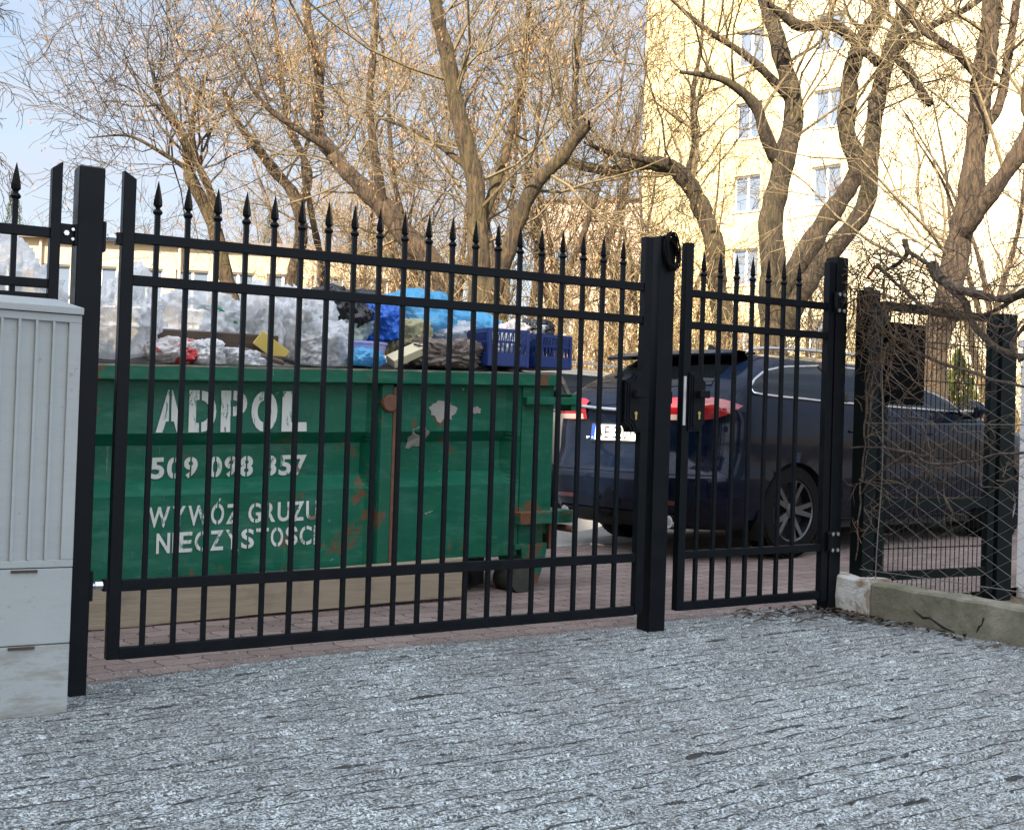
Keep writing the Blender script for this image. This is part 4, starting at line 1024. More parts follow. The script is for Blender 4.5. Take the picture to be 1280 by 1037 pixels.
# ------------------------------------------------------------------ right side: low wall, chain link, panel
def conc():
    m, N = newmat('mossy_concrete'); co = N.coord()
    c = N.ramp(N.noise(co, 5, 8, .65), [(.3, (.10, .105, .07)), (.5, (.17, .165, .12)), (.7, (.26, .25, .20))])
    c = N.mix(N.ramp(N.noise(co, 22, 5, .7), [(.55, 0), (.72, .6)]), c, (.07, .065, .05))
    N.out(c, .9, 0, N.bump(N.noise(co, 25, 7, .7), .6, .02)); return m
M['conc'] = conc()
def plaster():
    m, N = newmat('peeling_plaster'); co = N.coord()
    c = N.ramp(N.noise(co, 6, 6, .6, .5), [(.38, (.30, .19, .13)), (.48, (.36, .30, .24)), (.52, (.52, .52, .50)), (.7, (.62, .63, .62))])
    N.out(c, .9, 0, N.bump(N.noise(co, 14, 6, .7), .8, .03)); return m
M['plaster'] = plaster()
lw = thing('low_wall', 'low mossy concrete kerb wall with a cracked face and a whitewashed end, under the wire fence', 'wall', GP(3.9, -.3, gz(3.9, -.3)), ANG)
def rough_block(name, m, s0, s1, t0, t1, z0, z1, parent, base, amp=.008, sd=0, slope=0):
    mb = MB(); n = max(3, int(abs(t1 - t0) / .04)); prof_ = []
    for i in range(n + 1):
        t = t0 + (t1 - t0) * i / n; row = []
        for (s, z) in [(s0, z0), (s0, z0 + (z1 - z0) * .3), (s0, z0 + (z1 - z0) * .6), (s0 + .003, z1 - .012), (s0 + .014, z1), ((s0 + s1) / 2, z1 + .003), (s1 - .012, z1), (s1, z1 - .012), (s1, z0)]:
            k = noise.noise(Vector((s * 9 + sd, t * 7, z * 9))) * amp; k2 = noise.noise(Vector((s * 9, t * 7 + 5, z * 9 + sd))) * amp
            row.append((s + k - base[0], t - base[1], z + k2 + slope * (t - t0) - base[2]))
        prof_.append(row)
    mb.grid(prof_); mb.add(prof_[0], [tuple(range(9))]); mb.add(prof_[-1], [tuple(range(9))])
    return mb.build(name, m, parent, weld=.0002)
bs = (3.9, -.3, gz(3.9, -.3))
rough_block('whitewashed_end', M['plaster'], 3.875, 4.06, .06, -.218, .02, .300, lw, bs, .016, 3)
main = rough_block('wall_body', M['conc'], 3.888, 4.055, -.222, -3.4, .02, .285, lw, bs, .009, 7, .012)
ck = MB()
for pts in ([(-.50, .215), (-.56, .185), (-.60, .19), (-.68, .155), (-.75, .14)], [(-.87, .16), (-.885, .19), (-.90, .20), (-.91, .235)]):
    ck.tube([(3.888 - bs[0], t - bs[1], z - .03 - bs[2]) for t, z in pts], [.002, .006, .004, .007, .002][:len(pts)], 4)
ck.build('crack', M['liner'], main)
# framed mesh panel in the gate line
M['fgreen'] = simple('dark_green_paint', (.002, .0055, .006), .55, 0, .25, 6, .1, 200, Specular_IOR_Level=.12)
fr = thing('mesh_fence_panel', 'dark framed fence panel of thin upright rods, behind the wire netting', 'fence', GP(4.7, .02, gz(4.7, 0)), ANG)
o_ = (4.7, .02, gz(4.7, 0))
def fb(s0, s1, t0, t1, z0, z1, name, m=None, parent=fr, shear=0.0, **k):
    return MB().box(s0 - o_[0], s1 - o_[0], t0 - o_[1], t1 - o_[1], z0 - o_[2], z1 - o_[2], shear=shear).build(name, m or M['fgreen'], parent, **k)
fb(4.19, 4.235, 0, .04, .20, 1.80, 'stile', bevel=.002); fb(5.135, 5.195, 0, .04, .15, 1.80, 'stile', bevel=.002)
fb(5.22, 5.36, -.01, .09, .10, 1.815, 'post', bevel=.003)
fb(4.235, 5.135, .004, .036, 1.755, 1.80, 'rail'); fb(4.235, 5.135, .004, .036, .255, .305, 'rail'); fb(4.235, 5.135, .002, .038, .655, .715, 'rail')
rd = MB()
for i in range(22):
    s = 4.262 + i * .0405 - o_[0]
    rd.tube([(s, 0, .16 - o_[2]), (s, 0, 1.76 - o_[2])], .0028, 5)
for z in (.43, .94, 1.16, 1.38, 1.60): rd.box(4.235 - o_[0], 5.135 - o_[0], -.004, .002, z - .003 - o_[2], z + .003 - o_[2])
rd.build('rod_mesh', M['fgreen'], fr)
cbx = fb(4.205, 4.500, -.035, -.005, 1.235, 1.685, 'board', simple('matt_black', (.003, .003, .003), .9, 0, .2, 8, Specular_IOR_Level=.05), None, bevel=.004); cbx.name = 'black_board'
cbx.location = GP(o_[0], o_[1], o_[2]); cbx.rotation_euler.z = ANG; tag(cbx, 'plain black board hung on the left half of the rod panel, behind the twigs', 'board')
# chain link fence on the low wall
cf = thing('wire_fence', 'rusty chain link netting on dark green posts above the low concrete wall', 'fence', GP(3.97, 0, .28), ANG)
oc = (3.97, 0, .28)
def cpost(t, s=3.965, z1=1.83, w=.03, nm='post'): return MB().box(s - w - oc[0], s + w - oc[0], t - w, t + w, .1 - oc[2], z1 - oc[2]).build(nm, M['fgreen'], cf, bevel=.004)
cpost(-.04, 4.02, 1.84, .045); cpost(-2.2, z1=1.9)
fb2 = MB().lathe([(.03, 0), (.026, .015), (.005, .02)], 10, (4.02 - oc[0], -.04, 1.84 - oc[2])); fb2.build('post_cap', M['blackplastic'], cf)
M['wire'] = simple('weathered_wire', (.17, .16, .15), .6, .2, .4, 30)
wm = MB(); tw, hh = .072, .078
z0w, z1w = .275, 1.975
n_t = int(2.6 / (tw / 1)); rr = random.Random(2)
def wob(t, z): return .018 * noise.noise(Vector((t * 2.2, z * 1.7, 0))) + .004 * noise.noise(Vector((t * 14, z * 14, 3)))
for i in range(n_t):
    pts = []; nz_ = int((z1w - z0w) / (hh / 1) * 2)
    for j in range(nz_ + 1):
        z = z0w + j * hh / 2; t = -.09 - (i * tw + (tw if (j + i) % 2 else 0)) * .96
        z += .02 * noise.noise(Vector((t * 1.5, z * 1.5, 7)))
        pts.append((wob(t, z) + (.002 if (j + i) % 2 else -.002), t + .01 * noise.noise(Vector((z * 3, t * 3, 1))), z - oc[2]))
    wm.tube(pts, .0018, 4, caps=False)
for z in (1.97, 1.12, .34): wm.tube([(wob(t, z), t, z - oc[2] - .02 * math.sin((t + .1) * 1.4) * (z > 1.9)) for t in np.linspace(-.08, -2.6, 30)], .0022, 4)
wm.tube([(wob(-.22, z) - .006, -.20 + .01 * math.sin(z * 5), z - oc[2]) for z in np.linspace(.28, 1.8, 12)], .003, 5)
wm.build('wire_netting', M['wire'], cf)
# white rendered pillar at the right edge
M['white'] = simple('white_render', (.62, .63, .64), .8, 0, .08, 4, .3, 60)
wp = thing('pillar', 'white rendered pillar at the right edge behind the wire fence', 'pillar', GP(5.72, .12, gz(5.7, .1)), ANG)
MB().box(-.10, .5, -.1, .02, -.1, 1.48).build('shaft', M['white'], wp, bevel=.004); MB().box(-.115, .52, -.115, .03, 1.482, 1.53).build('cap', M['white'], wp, bevel=.004)
# ------------------------------------------------------------------ dead climbing plant
m_, N_ = newmat('vine_bark'); f_ = N_.noise(N_.mapping(N_.coord(), (30, 30, 30)), 1.6, 8, .75, .8)
N_.out(N_.ramp(f_, [(.38, (.030, .020, .014)), (.5, (.105, .075, .055)), (.64, (.22, .175, .14))]), .9, 0, N_.bump(f_, 1.0, .02)); M['vine'] = m_
M['vine_thin'] = simple('vine_twig', (.13, .088, .058), .85, 0, .4, 30)
def fpx(x, y, ds=0.0):        # pixel -> point on the netting plane (plane of constant s), moved ds toward the street
    n = DV; r = ray(x, y); k = (3.97 - ds + ORG.dot(n)) / r.dot(n); P = r * k + Vector((0, 0, HC)); q = P - ORG
    return Vector((q.dot(DV) - oc[0], q.dot(NV), P.z - oc[2]))
vn = thing('climbing_plant', 'leafless tangled climbing plant with gnarled stems hanging over the wire fence', 'plant', GP(3.97, 0, .28), ANG)
def vtube(mb, px, r0, r1, ds=.02, n=8, k=5, wobr=.012):
    pts = catmull([fpx(x, y, ds + .0) for x, y in px], k); m_ = len(pts)
    rr_ = [r0 + (r1 - r0) * i / (m_ - 1) for i in range(m_)]
    rr_ = [q * .86 * (1 + .45 * noise.noise(Vector((i * .7, r0 * 99, 0)))) for i, q in enumerate(rr_)]
    pts = [p + Vector((noise.noise(p * 9), noise.noise(p * 9 + Vector((5, 0, 0))), noise.noise(p * 9 + Vector((0, 5, 0))))) * wobr for p in pts]
    mb.tube(pts, rr_, n)
    return pts
vm = MB()
vtube(vm, [(1168, 331), (1172, 345), (1188, 358), (1210, 366), (1235, 372), (1262, 371), (1285, 362), (1310, 350)], .026, .020, .05)
vtube(vm, [(1164, 328), (1170, 340), (1178, 350)], .034, .028, .055)
vtube(vm, [(1188, 360), (1204, 376), (1212, 396), (1222, 412), (1240, 430), (1262, 441), (1290, 448)], .022, .016, .045)
vtube(vm, [(1168, 331), (1152, 325), (1138, 318), (1130, 306)], .012, .015, .05)
vtube(vm, [(1130, 300), (1132, 318), (1120, 330), (1108, 338)], .017, .010, .05)
vtube(vm, [(1095, 330), (1110, 345), (1128, 362), (1148, 378), (1180, 392), (1205, 398), (1235, 390), (1262, 376), (1290, 366)], .014, .010, .04)
vtube(vm, [(1135, 432), (1165, 450), (1200, 462), (1235, 472), (1285, 485)], .010, .008, .035)
vtube(vm, [(1062, 560), (1100, 560), (1140, 566), (1165, 580), (1200, 580), (1240, 570), (1285, 565)], .006, .008, .04, 6)
vtube(vm, [(1078, 616), (1100, 590), (1130, 570), (1160, 568)], .004, .006, .04, 6)
vtube(vm, [(1095, 540), (1120, 575), (1160, 588), (1170, 610), (1174, 630)], .005, .003, .035, 5)
vtube(vm, [(1110, 430), (1085, 470), (1082, 520), (1078, 580), (1074, 640), (1070, 700)], .008, .005, .02, 6)
vtube(vm, [(1098, 400), (1092, 450), (1086, 530), (1080, 600)], .006, .004, .03, 6)
vtube(vm, [(1184, 585), (1180, 610), (1190, 640), (1205, 642), (1206, 655)], .005, .002, .03, 5)
vtube(vm, [(1215, 565), (1225, 590), (1228, 608), (1250, 610), (1270, 630)], .005, .003, .03, 5)
vtube(vm, [(1275, 450), (1265, 430), (1275, 415), (1290, 400)], .014, .012, .05)
vm.build('stem', M['vine'], vn, smooth=True)
rv = random.Random(12); tw_ = MB(); tg = MB()
def vtwig(mb, x, y, ang, L, r, lev, ds):
    pts = [(x, y)]; a = ang; n = max(4, int(L / 9))
    for i in range(n):
        a += rv.gauss(0, .34); x += math.cos(a) * L / n; y += math.sin(a) * L / n + .5; pts.append((x, y))
    P = [fpx(px, py, ds + .03 * rv.random()) for px, py in pts]
    mb.tube(P, [r * (1 - .7 * i / (len(P) - 1)) for i in range(len(P))], 4, caps=False)
    if lev > 0:
        for _ in range(rv.randint(2, 4)):
            i = rv.randrange(1, len(pts)); vtwig(mb, pts[i][0], pts[i][1], a + rv.choice((-1, 1)) * rv.uniform(.4, 1.3), L * rv.uniform(.35, .7), r * .6, lev - 1, ds + .01)
for _ in range(58): vtwig(tw_, rv.gauss(1116, 34), rv.gauss(338, 26), rv.uniform(0, 6.28), rv.uniform(50, 110), .0042, 2, rv.uniform(-.02, .10))
for _ in range(18): vtwig(tw_, rv.gauss(1105, 20), rv.uniform(350, 430), rv.uniform(1.0, 2.1), rv.uniform(60, 140), .0038, 1, rv.uniform(.0, .06))
for _ in range(34): vtwig(tw_, rv.uniform(1110, 1290), rv.uniform(295, 410), rv.uniform(0, 6.28), rv.uniform(40, 100), .0036, 1, rv.uniform(0, .08))
for _ in range(20): vtwig(tw_, rv.gauss(1082, 6), rv.uniform(420, 690), rv.uniform(-2.4, 1.2), rv.uniform(20, 60), .003, 1, rv.uniform(0, .03))
for _ in range(16): vtwig(tw_, rv.uniform(1095, 1265), rv.uniform(500, 620), rv.uniform(0, 6.28), rv.uniform(30, 80), .0028, 1, rv.uniform(0, .03))
tw_.build('twig_tangle', M['vine_thin'], vn)
rl = MB(); 
for a, b_ in ((fpx(1088, 345, .06), fpx(1093, 330, .06)), (fpx(1090, 338, .05), fpx(1082, 350, .05))): rl.tube([a, (a + b_) / 2 + Vector((.01, 0, .01)), b_], [.003, .010, .003], 5)
rl.build('dry_leaf', simple('orange_leaf', (.42, .09, .03), .7), vn)
# dark leaf and twig debris at the post
M['litter'] = simple('leaf_litter', (.06, .045, .035), .95, 0, .6, 30)
lt = MB(); rl2 = random.Random(3)
for _ in range(420):
    if rl2.random() < .75: s = 3.80 + abs(rl2.gauss(0, .05)) * rl2.choice((-1, 1)); t = -rl2.expovariate(2.2); s = min(s, 3.865)
    else: s = rl2.uniform(3.2, 3.9); t = rl2.gauss(.08, .06)
    z = gz(s, t) + .010 + rl2.random() * .014; a = rl2.uniform(0, 6.28); L = rl2.uniform(.008, .026)
    u = Vector((math.cos(a), math.sin(a), rl2.uniform(-.4, .4))) * L; v = Vector((-math.sin(a), math.cos(a), rl2.uniform(-.6, .6))) * L * .5; c_ = Vector((s, t, z))
    lt.add([c_ - u, c_ - v, c_ + u, c_ + v], [(0, 1, 2, 3)])
for _ in range(22):
    s = rl2.uniform(3.2, 3.84); t = rl2.gauss(-.05, .12); z = gz(s, t) + .014; a = rl2.uniform(-.5, .5); L = rl2.uniform(.05, .16)
    lt.tube([(s, t, z), (s + L * .5 * math.cos(a), t + L * .5 * math.sin(a) + .01, z + .012), (s + L * math.cos(a), t + L * math.sin(a), z)], [.004, .004, .002], 5)
lo_ = lt.build('leaf_litter', M['litter'], None, loc=GP(0, 0), rz=ANG, fix=False); tag(lo_, 'dark leaf and twig litter at the foot of the right hinge post', 'litter', kind='stuff')
# ------------------------------------------------------------------ buildings
def wallmat(name, c, c2, sc=.8, b=.15):
    m, N = newmat(name); co = N.coord(); col = N.mix(N.noise(co, sc, 6, .6), c, c2)
    col = N.mix(N.ramp(N.noise(N.mapping(co, (3, 3, .5)), 1.5, 6, .6), [(.5, 0), (.8, .18)]), col, tuple(x * .6 for x in c))
    N.out(col, .9, 0, N.bump(N.noise(co, 30, 5), b, .02)); return m
M['yel'] = wallmat('yellow_render', (.46, .38, .19), (.54, .455, .25)); M['crm'] = wallmat('cream_render', (.52, .465, .30), (.60, .54, .37))
M['salm'] = wallmat('salmon_render', (.40, .30, .23), (.47, .36, .28)); M['greyh'] = wallmat('grey_render', (.16, .155, .155), (.20, .19, .185)); M['lowc'] = wallmat('pale_facade', (.31, .255, .17), (.38, .315, .22))
M['wglass'] = glass_mat('window_glass', (.10, .13, .18)); M['wfr'] = simple('window_frame_white', (.75, .76, .78), .5, 0, .05); M['wrev'] = simple('window_reveal', (.30, .26, .20), .8)
M['curt'] = simple('net_curtain', (.55, .57, .60), .9, 0, .2, 3); M['roofm'] = simple('roof_sheet', (.12, .10, .09), .8, 0, .3, 2)
def facade(root, wall_m, x0, x1, z0, z1, holes, th=.25, name='wall'):
    """wall in local x/z plane (front at y=0) with real openings"""
    xs = sorted({x0, x1, *[h[0] for h in holes], *[h[1] for h in holes]}); zs = sorted({z0, z1, *[h[2] for h in holes], *[h[3] for h in holes]})
    mb = MB()
    for i in range(len(xs) - 1):
        for j in range(len(zs) - 1):
            cx, cz = (xs[i] + xs[i + 1]) / 2, (zs[j] + zs[j + 1]) / 2
            if any(h[0] < cx < h[1] and h[2] < cz < h[3] for h in holes): continue
            mb.add([(xs[i], 0, zs[j]), (xs[i + 1], 0, zs[j]), (xs[i + 1], 0, zs[j + 1]), (xs[i], 0, zs[j + 1])], [(0, 1, 2, 3)])
    for h in holes:
        a, b_, c, d = h
        mb.add([(a, 0, c), (b_, 0, c), (b_, 0, d), (a, 0, d), (a, th, c), (b_, th, c), (b_, th, d), (a, th, d)], [(0, 1, 5, 4), (1, 2, 6, 5), (2, 3, 7, 6), (3, 0, 4, 7)])
    return mb.build(name, wall_m, root, weld=.001, fix=False)
def window(root, a, b_, c, d, first=None, y=.16, panes=2, lod=False):
    w, h = b_ - a, d - c
    if first is not None:
        k = first.copy(); COL.objects.link(k); k.parent = root; k.location = (a, y, c)
        for ch in first.children: e = ch.copy(); COL.objects.link(e); e.parent = k
        return k
    f = MB(); t = .06
    f.box(0, w, 0, .06, 0, t).box(0, w, 0, .06, h - t, h).box(0, t, 0, .06, t, h - t).box(w - t, w, 0, .06, t, h - t)
    if panes > 1: f.box(w * .5 - .05, w * .5 + .05, -.004, .06, t, h - t)
    fo = f.build('window', M['wfr'], root, loc=(a, y, c))
    MB().box(t, w - t, .025, .035, t, h - t).build('pane', M['wglass'], fo)
    MB().box(-.05, w + .05, -y - .06, .0, -.05, -.012).build('sill', M['wfr'], fo)
    MB().box(t, w * .42, .12, .125, t, h - t).box(w * .62, w - t, .12, .125, t, h - t).build('curtain', M['curt'], fo)
    return fo
A1 = R(-39.5); P0 = at(938, 243, 49); yb = thing('apartment_block', 'tall sunlit yellow and cream apartment block end wall behind the trees', 'building', (P0.x, P0.y, 0), A1)
cols = [(-.78, .42), (2.69, 3.90)]
holes = []
for (a, b_) in cols:
    for k in range(-4, 6):
        zc = 10.43 + 3.02 * k
        if zc > 1: holes.append((a, b_, zc, zc + 1.50))
facade(yb, M['crm'], 1.25, 16, .2, 27, [h for h in holes if h[0] > 1]); facade(yb, M['yel'], -5.34, 1.25, .2, 27, [h for h in holes if h[0] < 1], name='yellow_wall')
MB().box(-5.34, -5.1, .002, 12, .2, 27).box(15.8, 16, .002, 12, .2, 27).box(-5.34, 16, 12, 12.2, .2, 27).box(-5.1, 15.8, .4, 12, .2, 26).build('rear_walls', M['yel'], yb)
MB().box(-5.6, 16.3, -.3, 12.4, 27, 27.4).build('roof', M['roofm'], yb)
w0 = None
for h in holes: w = window(yb, *h, first=w0); w0 = w0 or w
# salmon building further left
P1 = at(800, 300, 62); sb = thing('apartment_block', 'lower salmon pink building to the left of the yellow block, seen through branches', 'building', (P1.x, P1.y, 0), R(-12))
hs = [(-4.6 + 3.6 * 0, -3.5, 3.2, 4.8), (-4.6, -3.5, 6.3, 7.9), (-4.6, -3.5, 9.3, 10.9)]
facade(sb, M['salm'], -5.2, 4.6, .2, 13.3, hs); MB().box(-5.2, -5.0, .002, 10, .2, 13.3).box(4.4, 4.6, .002, 10, .2, 13.3).box(-5, 4.4, .4, 10, .2, 12.8).build('rear_walls', M['salm'], sb)
MB().box(-5.3, 4.8, -.2, 10.2, 13.3, 13.5).build('roof', M['roofm'], sb)
w1 = None
for h in hs: w = window(sb, *h, first=w1); w1 = w1 or w
# grey house far
P1 = at(478, 330, 58); gh = thing('house', 'plain grey house end between the long low block and the trees', 'house', (P1.x, P1.y, 0), R(-6))
MB().box(-2.6, 2.4, 0, 8, .2, 7.6).build('wall', M['greyh'], gh); MB().prism([(-2.8, 7.6), (2.6, 7.6), (-.1, 8.7)], -.2, 8.2, 'y').build('roof', M['roofm'], gh)
# long low building at the left
P2 = at(-40, 330, 46); lb = thing('long_building', 'long low pale building with two rows of windows far behind the skip', 'building', (P2.x, P2.y, 0), R(6))
hl = []
for i in range(14):
    x = .8 + i * 1.75
    if x < 16.2: hl += [(x, x + 1.25, 5.45, 7.0), (x, x + 1.25, 2.5, 4.1)]
facade(lb, M['lowc'], -4, 17, .1, 7.95, hl); MB().box(-4, -3.8, .002, 9, .1, 7.95).box(16.8, 17, .002, 9, .1, 7.95).box(-3.8, 16.8, .4, 9, .1, 7.5).build('rear_walls', M['lowc'], lb)
MB().box(-4.3, 17.3, -.35, 9.3, 7.95, 8.15).build('roof', M['roofm'], lb); MB().box(-4, 17, -.05, -.002, 4.7, 4.85).build('string_course', M['wfr'], lb)
w2 = None
for h in hl: w = window(lb, *h, first=w2); w2 = w2 or w
for x in (2.2, 7.45, 12.7): MB().tube([(x + .5, -.12, .2), (x + .5, -.12, 7.9)], .06, 8).build('downpipe', M['salm'], lb)
# the apartment block behind the photographer that shades the driveway
bb = thing('apartment_block', 'tall apartment block across the street behind the viewpoint', 'building', (-8.8, -11.8, 0), 0)
fp_ = [(2.2, -9.55), (-8.8, -16.42), (-8.8, -11.8), (-43.5, -11.8), (-43.5, -30), (10, -30)]
MB().prism([(x + 8.8, y + 11.8) for x, y in fp_], 0, 20, 'z').build('wall', M['yel'], bb)
MB().prism([(x + 8.8, y + 11.8) for x, y in [(2.2, -10.3), (-9.4, -17.5), (-9.4, -12.4), (-43, -12.4), (-43, -29.5), (9.5, -29.5)]], 20.0, 20.3, 'z').build('roof', M['roofm'], bb)
wn = MB()
w3 = None
for i in range(9):
    for k in range(6): w = window(bb, -4.2 - i * 3.6, -2.8 - i * 3.6, 1.6 + 3 * k, 3.1 + 3 * k, first=w3, y=.01); w3 = w3 or w
for ch in list(bb.children):
    if ch.name.startswith('window'): ch.rotation_euler.z = math.pi; ch.location.x += 1.4
# ------------------------------------------------------------------ trees
def bark(name, a, b, moss=.0, tw=False):
    m, N = newmat(name); co = N.coord()
    f = N.noise(N.mapping(co, (9, 9, 1.4)), 2.6, 9, .75, 1.0)
    c = N.mix(N.ramp(f, [(.42, 0), (.60, 1)]), a, b)
    if moss: c = N.mix(N.ramp(N.noise(co, 2.2, 6, .65), [(.45, 0), (.65, moss)]), c, (.085, .08, .015))
    N.out(c, .9, 0, None if tw else N.bump(f, 1.0, .07)); return m
M['bark'] = bark('bark', (.022, .014, .008), (.125, .082, .046)); M['barkm'] = bark('mossy_bark', (.018, .012, .006), (.12, .076, .036), .3); M['barkd'] = bark('dark_bark', (.016, .011, .007), (.10, .068, .038), .25)
M['twig'] = bark('twigs', (.070, .052, .025), (.175, .130, .068), 0, True); M['twigt'] = bark('tan_twigs', (.10, .073, .034), (.25, .185, .092), 0, True); M['twigd'] = bark('dark_twigs', (.030, .022, .015), (.085, .062, .042), 0, True)
def leafm():
    m, N = newmat('dry_seeds'); co = N.coord(); c = N.mix(N.noise(co, 3, 3), (.34, .17, .075), (.46, .27, .13))
    p = N.n('ShaderNodeBsdfPrincipled'); N.l(c, p.inputs[0]); p.inputs['Roughness'].default_value = .8
    t = N.n('ShaderNodeBsdfTranslucent'); N.l(c, t.inputs[0]); x = N.n('ShaderNodeMixShader'); x.inputs[0].default_value = .35; N.l(p.outputs[0], x.inputs[1]); N.l(t.outputs[0], x.inputs[2])
    o = N.n('ShaderNodeOutputMaterial'); N.l(x.outputs[0], o.inputs[0]); return m
M['seeds'] = leafm()
class Tree:
    def __init__(self, seed, seeds=0.0, up=.25, droop=0.0, rmin=.004):
        self.r = random.Random(seed); self.tr = MB(); self.cr = MB(); self.lf = MB(); self.seeds = seeds; self.up = up; self.droop = droop; self.rmin = rmin; self.clip = None
    def tubef(self, mb, pts, rs, n):
        base = len(mb.v); m = len(pts); d = pts[-1] - pts[0]
        ref = Vector((0, 0, 1)) if abs(d.z) < .8 * d.length else Vector((1, 0, 0))
        for i in range(m):
            dd = pts[min(i + 1, m - 1)] - pts[max(i - 1, 0)]
            a = dd.cross(ref).normalized(); b = dd.cross(a).normalized()
            for k in range(n):
                t = 2 * math.pi * k / n; q = pts[i] + (a * math.cos(t) + b * math.sin(t)) * rs[i]; mb.v.append((q.x, q.y, q.z))
        for i in range(m - 1):
            for k in range(n): mb.f.append((base + i * n + k, base + i * n + (k + 1) % n, base + (i + 1) * n + (k + 1) % n, base + (i + 1) * n + k))
    def leaf(self, p):
        r = self.r
        for _ in range(r.randint(3, 6)):
            c = p + Vector((r.gauss(0, .07), r.gauss(0, .07), r.gauss(-.05, .06))); s = r.uniform(.012, .026)
            u = Vector((r.gauss(0, .35), r.gauss(0, .35), -1)).normalized() * s * 1.3; w = Vector((r.gauss(0, 1), r.gauss(0, 1), r.gauss(0, .3))).normalized() * s * .55
            b = len(self.lf.v); self.lf.v += [tuple(c - u), tuple(c + w), tuple(c + u), tuple(c - w)]; self.lf.f.append((b, b + 1, b + 2, b + 3))
    def grow(self, p, d, L, rad, lev, kids):
        r = self.r; n = {3: 6, 2: 5, 1: 4, 0: 3}[min(lev, 3)]; pts = [p]; dd = d.normalized(); w = {3: .16, 2: .22, 1: .28, 0: .3}[min(lev, 3)]
        for i in range(n):
            dd = (dd + Vector((r.gauss(0, w), r.gauss(0, w), r.gauss(0, w) + self.up * .35 - self.droop * (3 - lev) * .12))).normalized(); pts.append(pts[-1] + dd * (L / n))
        rs = [max(self.rmin, rad * (1 - .75 * i / n)) for i in range(n + 1)]
        self.tubef(self.cr if lev < 3 else self.tr, pts, rs, {3: 7, 2: 5, 1: 3, 0: 3}[min(lev, 3)])
        if lev > 0:
            for k in range(kids[lev - 1]):
                i = r.uniform(.2, 1) * n; a = int(min(i, n - 1)); q = pts[a].lerp(pts[a + 1], i - a); dl = (pts[a + 1] - pts[a]).normalized()
                sd = Vector((r.gauss(0, 1), r.gauss(0, 1), r.gauss(0, 1))); sd = (sd - dl * sd.dot(dl)).normalized()
                self.grow(q, dl * r.uniform(.5, 1.1) + sd * r.uniform(.5, .95), L * r.uniform(.38, .62), rs[a] * .5, lev - 1, kids)
        elif self.seeds and r.random() < self.seeds: self.leaf(pts[-1])
    def limb(self, pts, rs, nb, L, kids, lev=2, f0=.2, spread=1.0, k=9, start=0):
        r = self.r; P = catmull(pts, k); m = len(P); R_ = []
        for i in range(m):
            x = i / (m - 1) * (len(rs) - 1); a = min(int(x), len(rs) - 2); R_.append(rs[a] + (rs[a + 1] - rs[a]) * (x - a))
        P2 = [p + Vector((noise.noise(p * 1.7), noise.noise(p * 1.7 + Vector((9, 0, 0))), noise.noise(p * 1.7 + Vector((0, 9, 0))))) * (.35 * R_[i] if 0 < i < m - 1 else 0) for i, p in enumerate(P)]
        R2 = [q * (1 + .20 * noise.noise(P2[i] * 5) + .12 * noise.noise(P2[i] * 13)) for i, q in enumerate(R_)]
        base = len(self.tr.v); self.tubef(self.tr, P2, R2, 14)
        for _ in range(nb):
            i = r.uniform(f0, 1) * (m - 1); a = int(min(i, m - 2)); q = P2[a].lerp(P2[a + 1], i - a); dl = (P2[a + 1] - P2[a]).normalized()
            sd = Vector((r.gauss(0, 1), r.gauss(0, .8), r.gauss(.55, .8))); sd = (sd - dl * sd.dot(dl)).normalized()
            self.grow(q, dl * r.uniform(.2, .9) + sd * spread, L * r.uniform(.5, 1.3), min(R2[a] * .36, .021 * r.uniform(.45, 1.3)), lev, kids)
    def build(self, label, loc, bm='bark', tm='twig', name='bare_tree', group=None, cat='tree'):
        t = thing(name, label, cat, loc, 0, group); L = Vector(loc)
        for mb, nm, m_, sm in ((self.tr, 'trunk', M[bm], True), (self.cr, 'crown', M[tm], False), (self.lf, 'dry_seeds', M['seeds'], False)):
            if mb.f:
                a = np.array(mb.v, dtype=np.float32) - np.array(L, dtype=np.float32)
                me = bpy.data.meshes.new(nm); fl = [i for f_ in mb.f for i in f_]
                me.vertices.add(len(a)); me.vertices.foreach_set('co', a.ravel()); me.loops.add(len(fl)); me.loops.foreach_set('vertex_index', fl); me.polygons.add(len(mb.f))
                me.polygons.foreach_set('loop_start', np.arange(0, len(fl), 4, dtype=np.int32)); me.polygons.foreach_set('use_smooth', [sm] * len(mb.f)); me.update(calc_edges=True); me.materials.append(m_)
                o = bpy.data.objects.new(nm, me); COL.objects.link(o); o.parent = t
        return t
def W2(px, dep, dd=0.0):         # trace: list of (x, y[, extra depth])
    return [at(p[0], p[1], dep + (p[2] if len(p) > 2 else 0)) for p in px]
def gnd(x, dep): p = at(x, 500, dep); return (p.x, p.y, gzw(p.x, p.y) - .1)
def down(pts, dep_x):             # drop the first point to the ground
    p = pts[0]; return [Vector((p.x, p.y, gzw(p.x, p.y) - .2))] + pts
KK = (5, 5, 4)
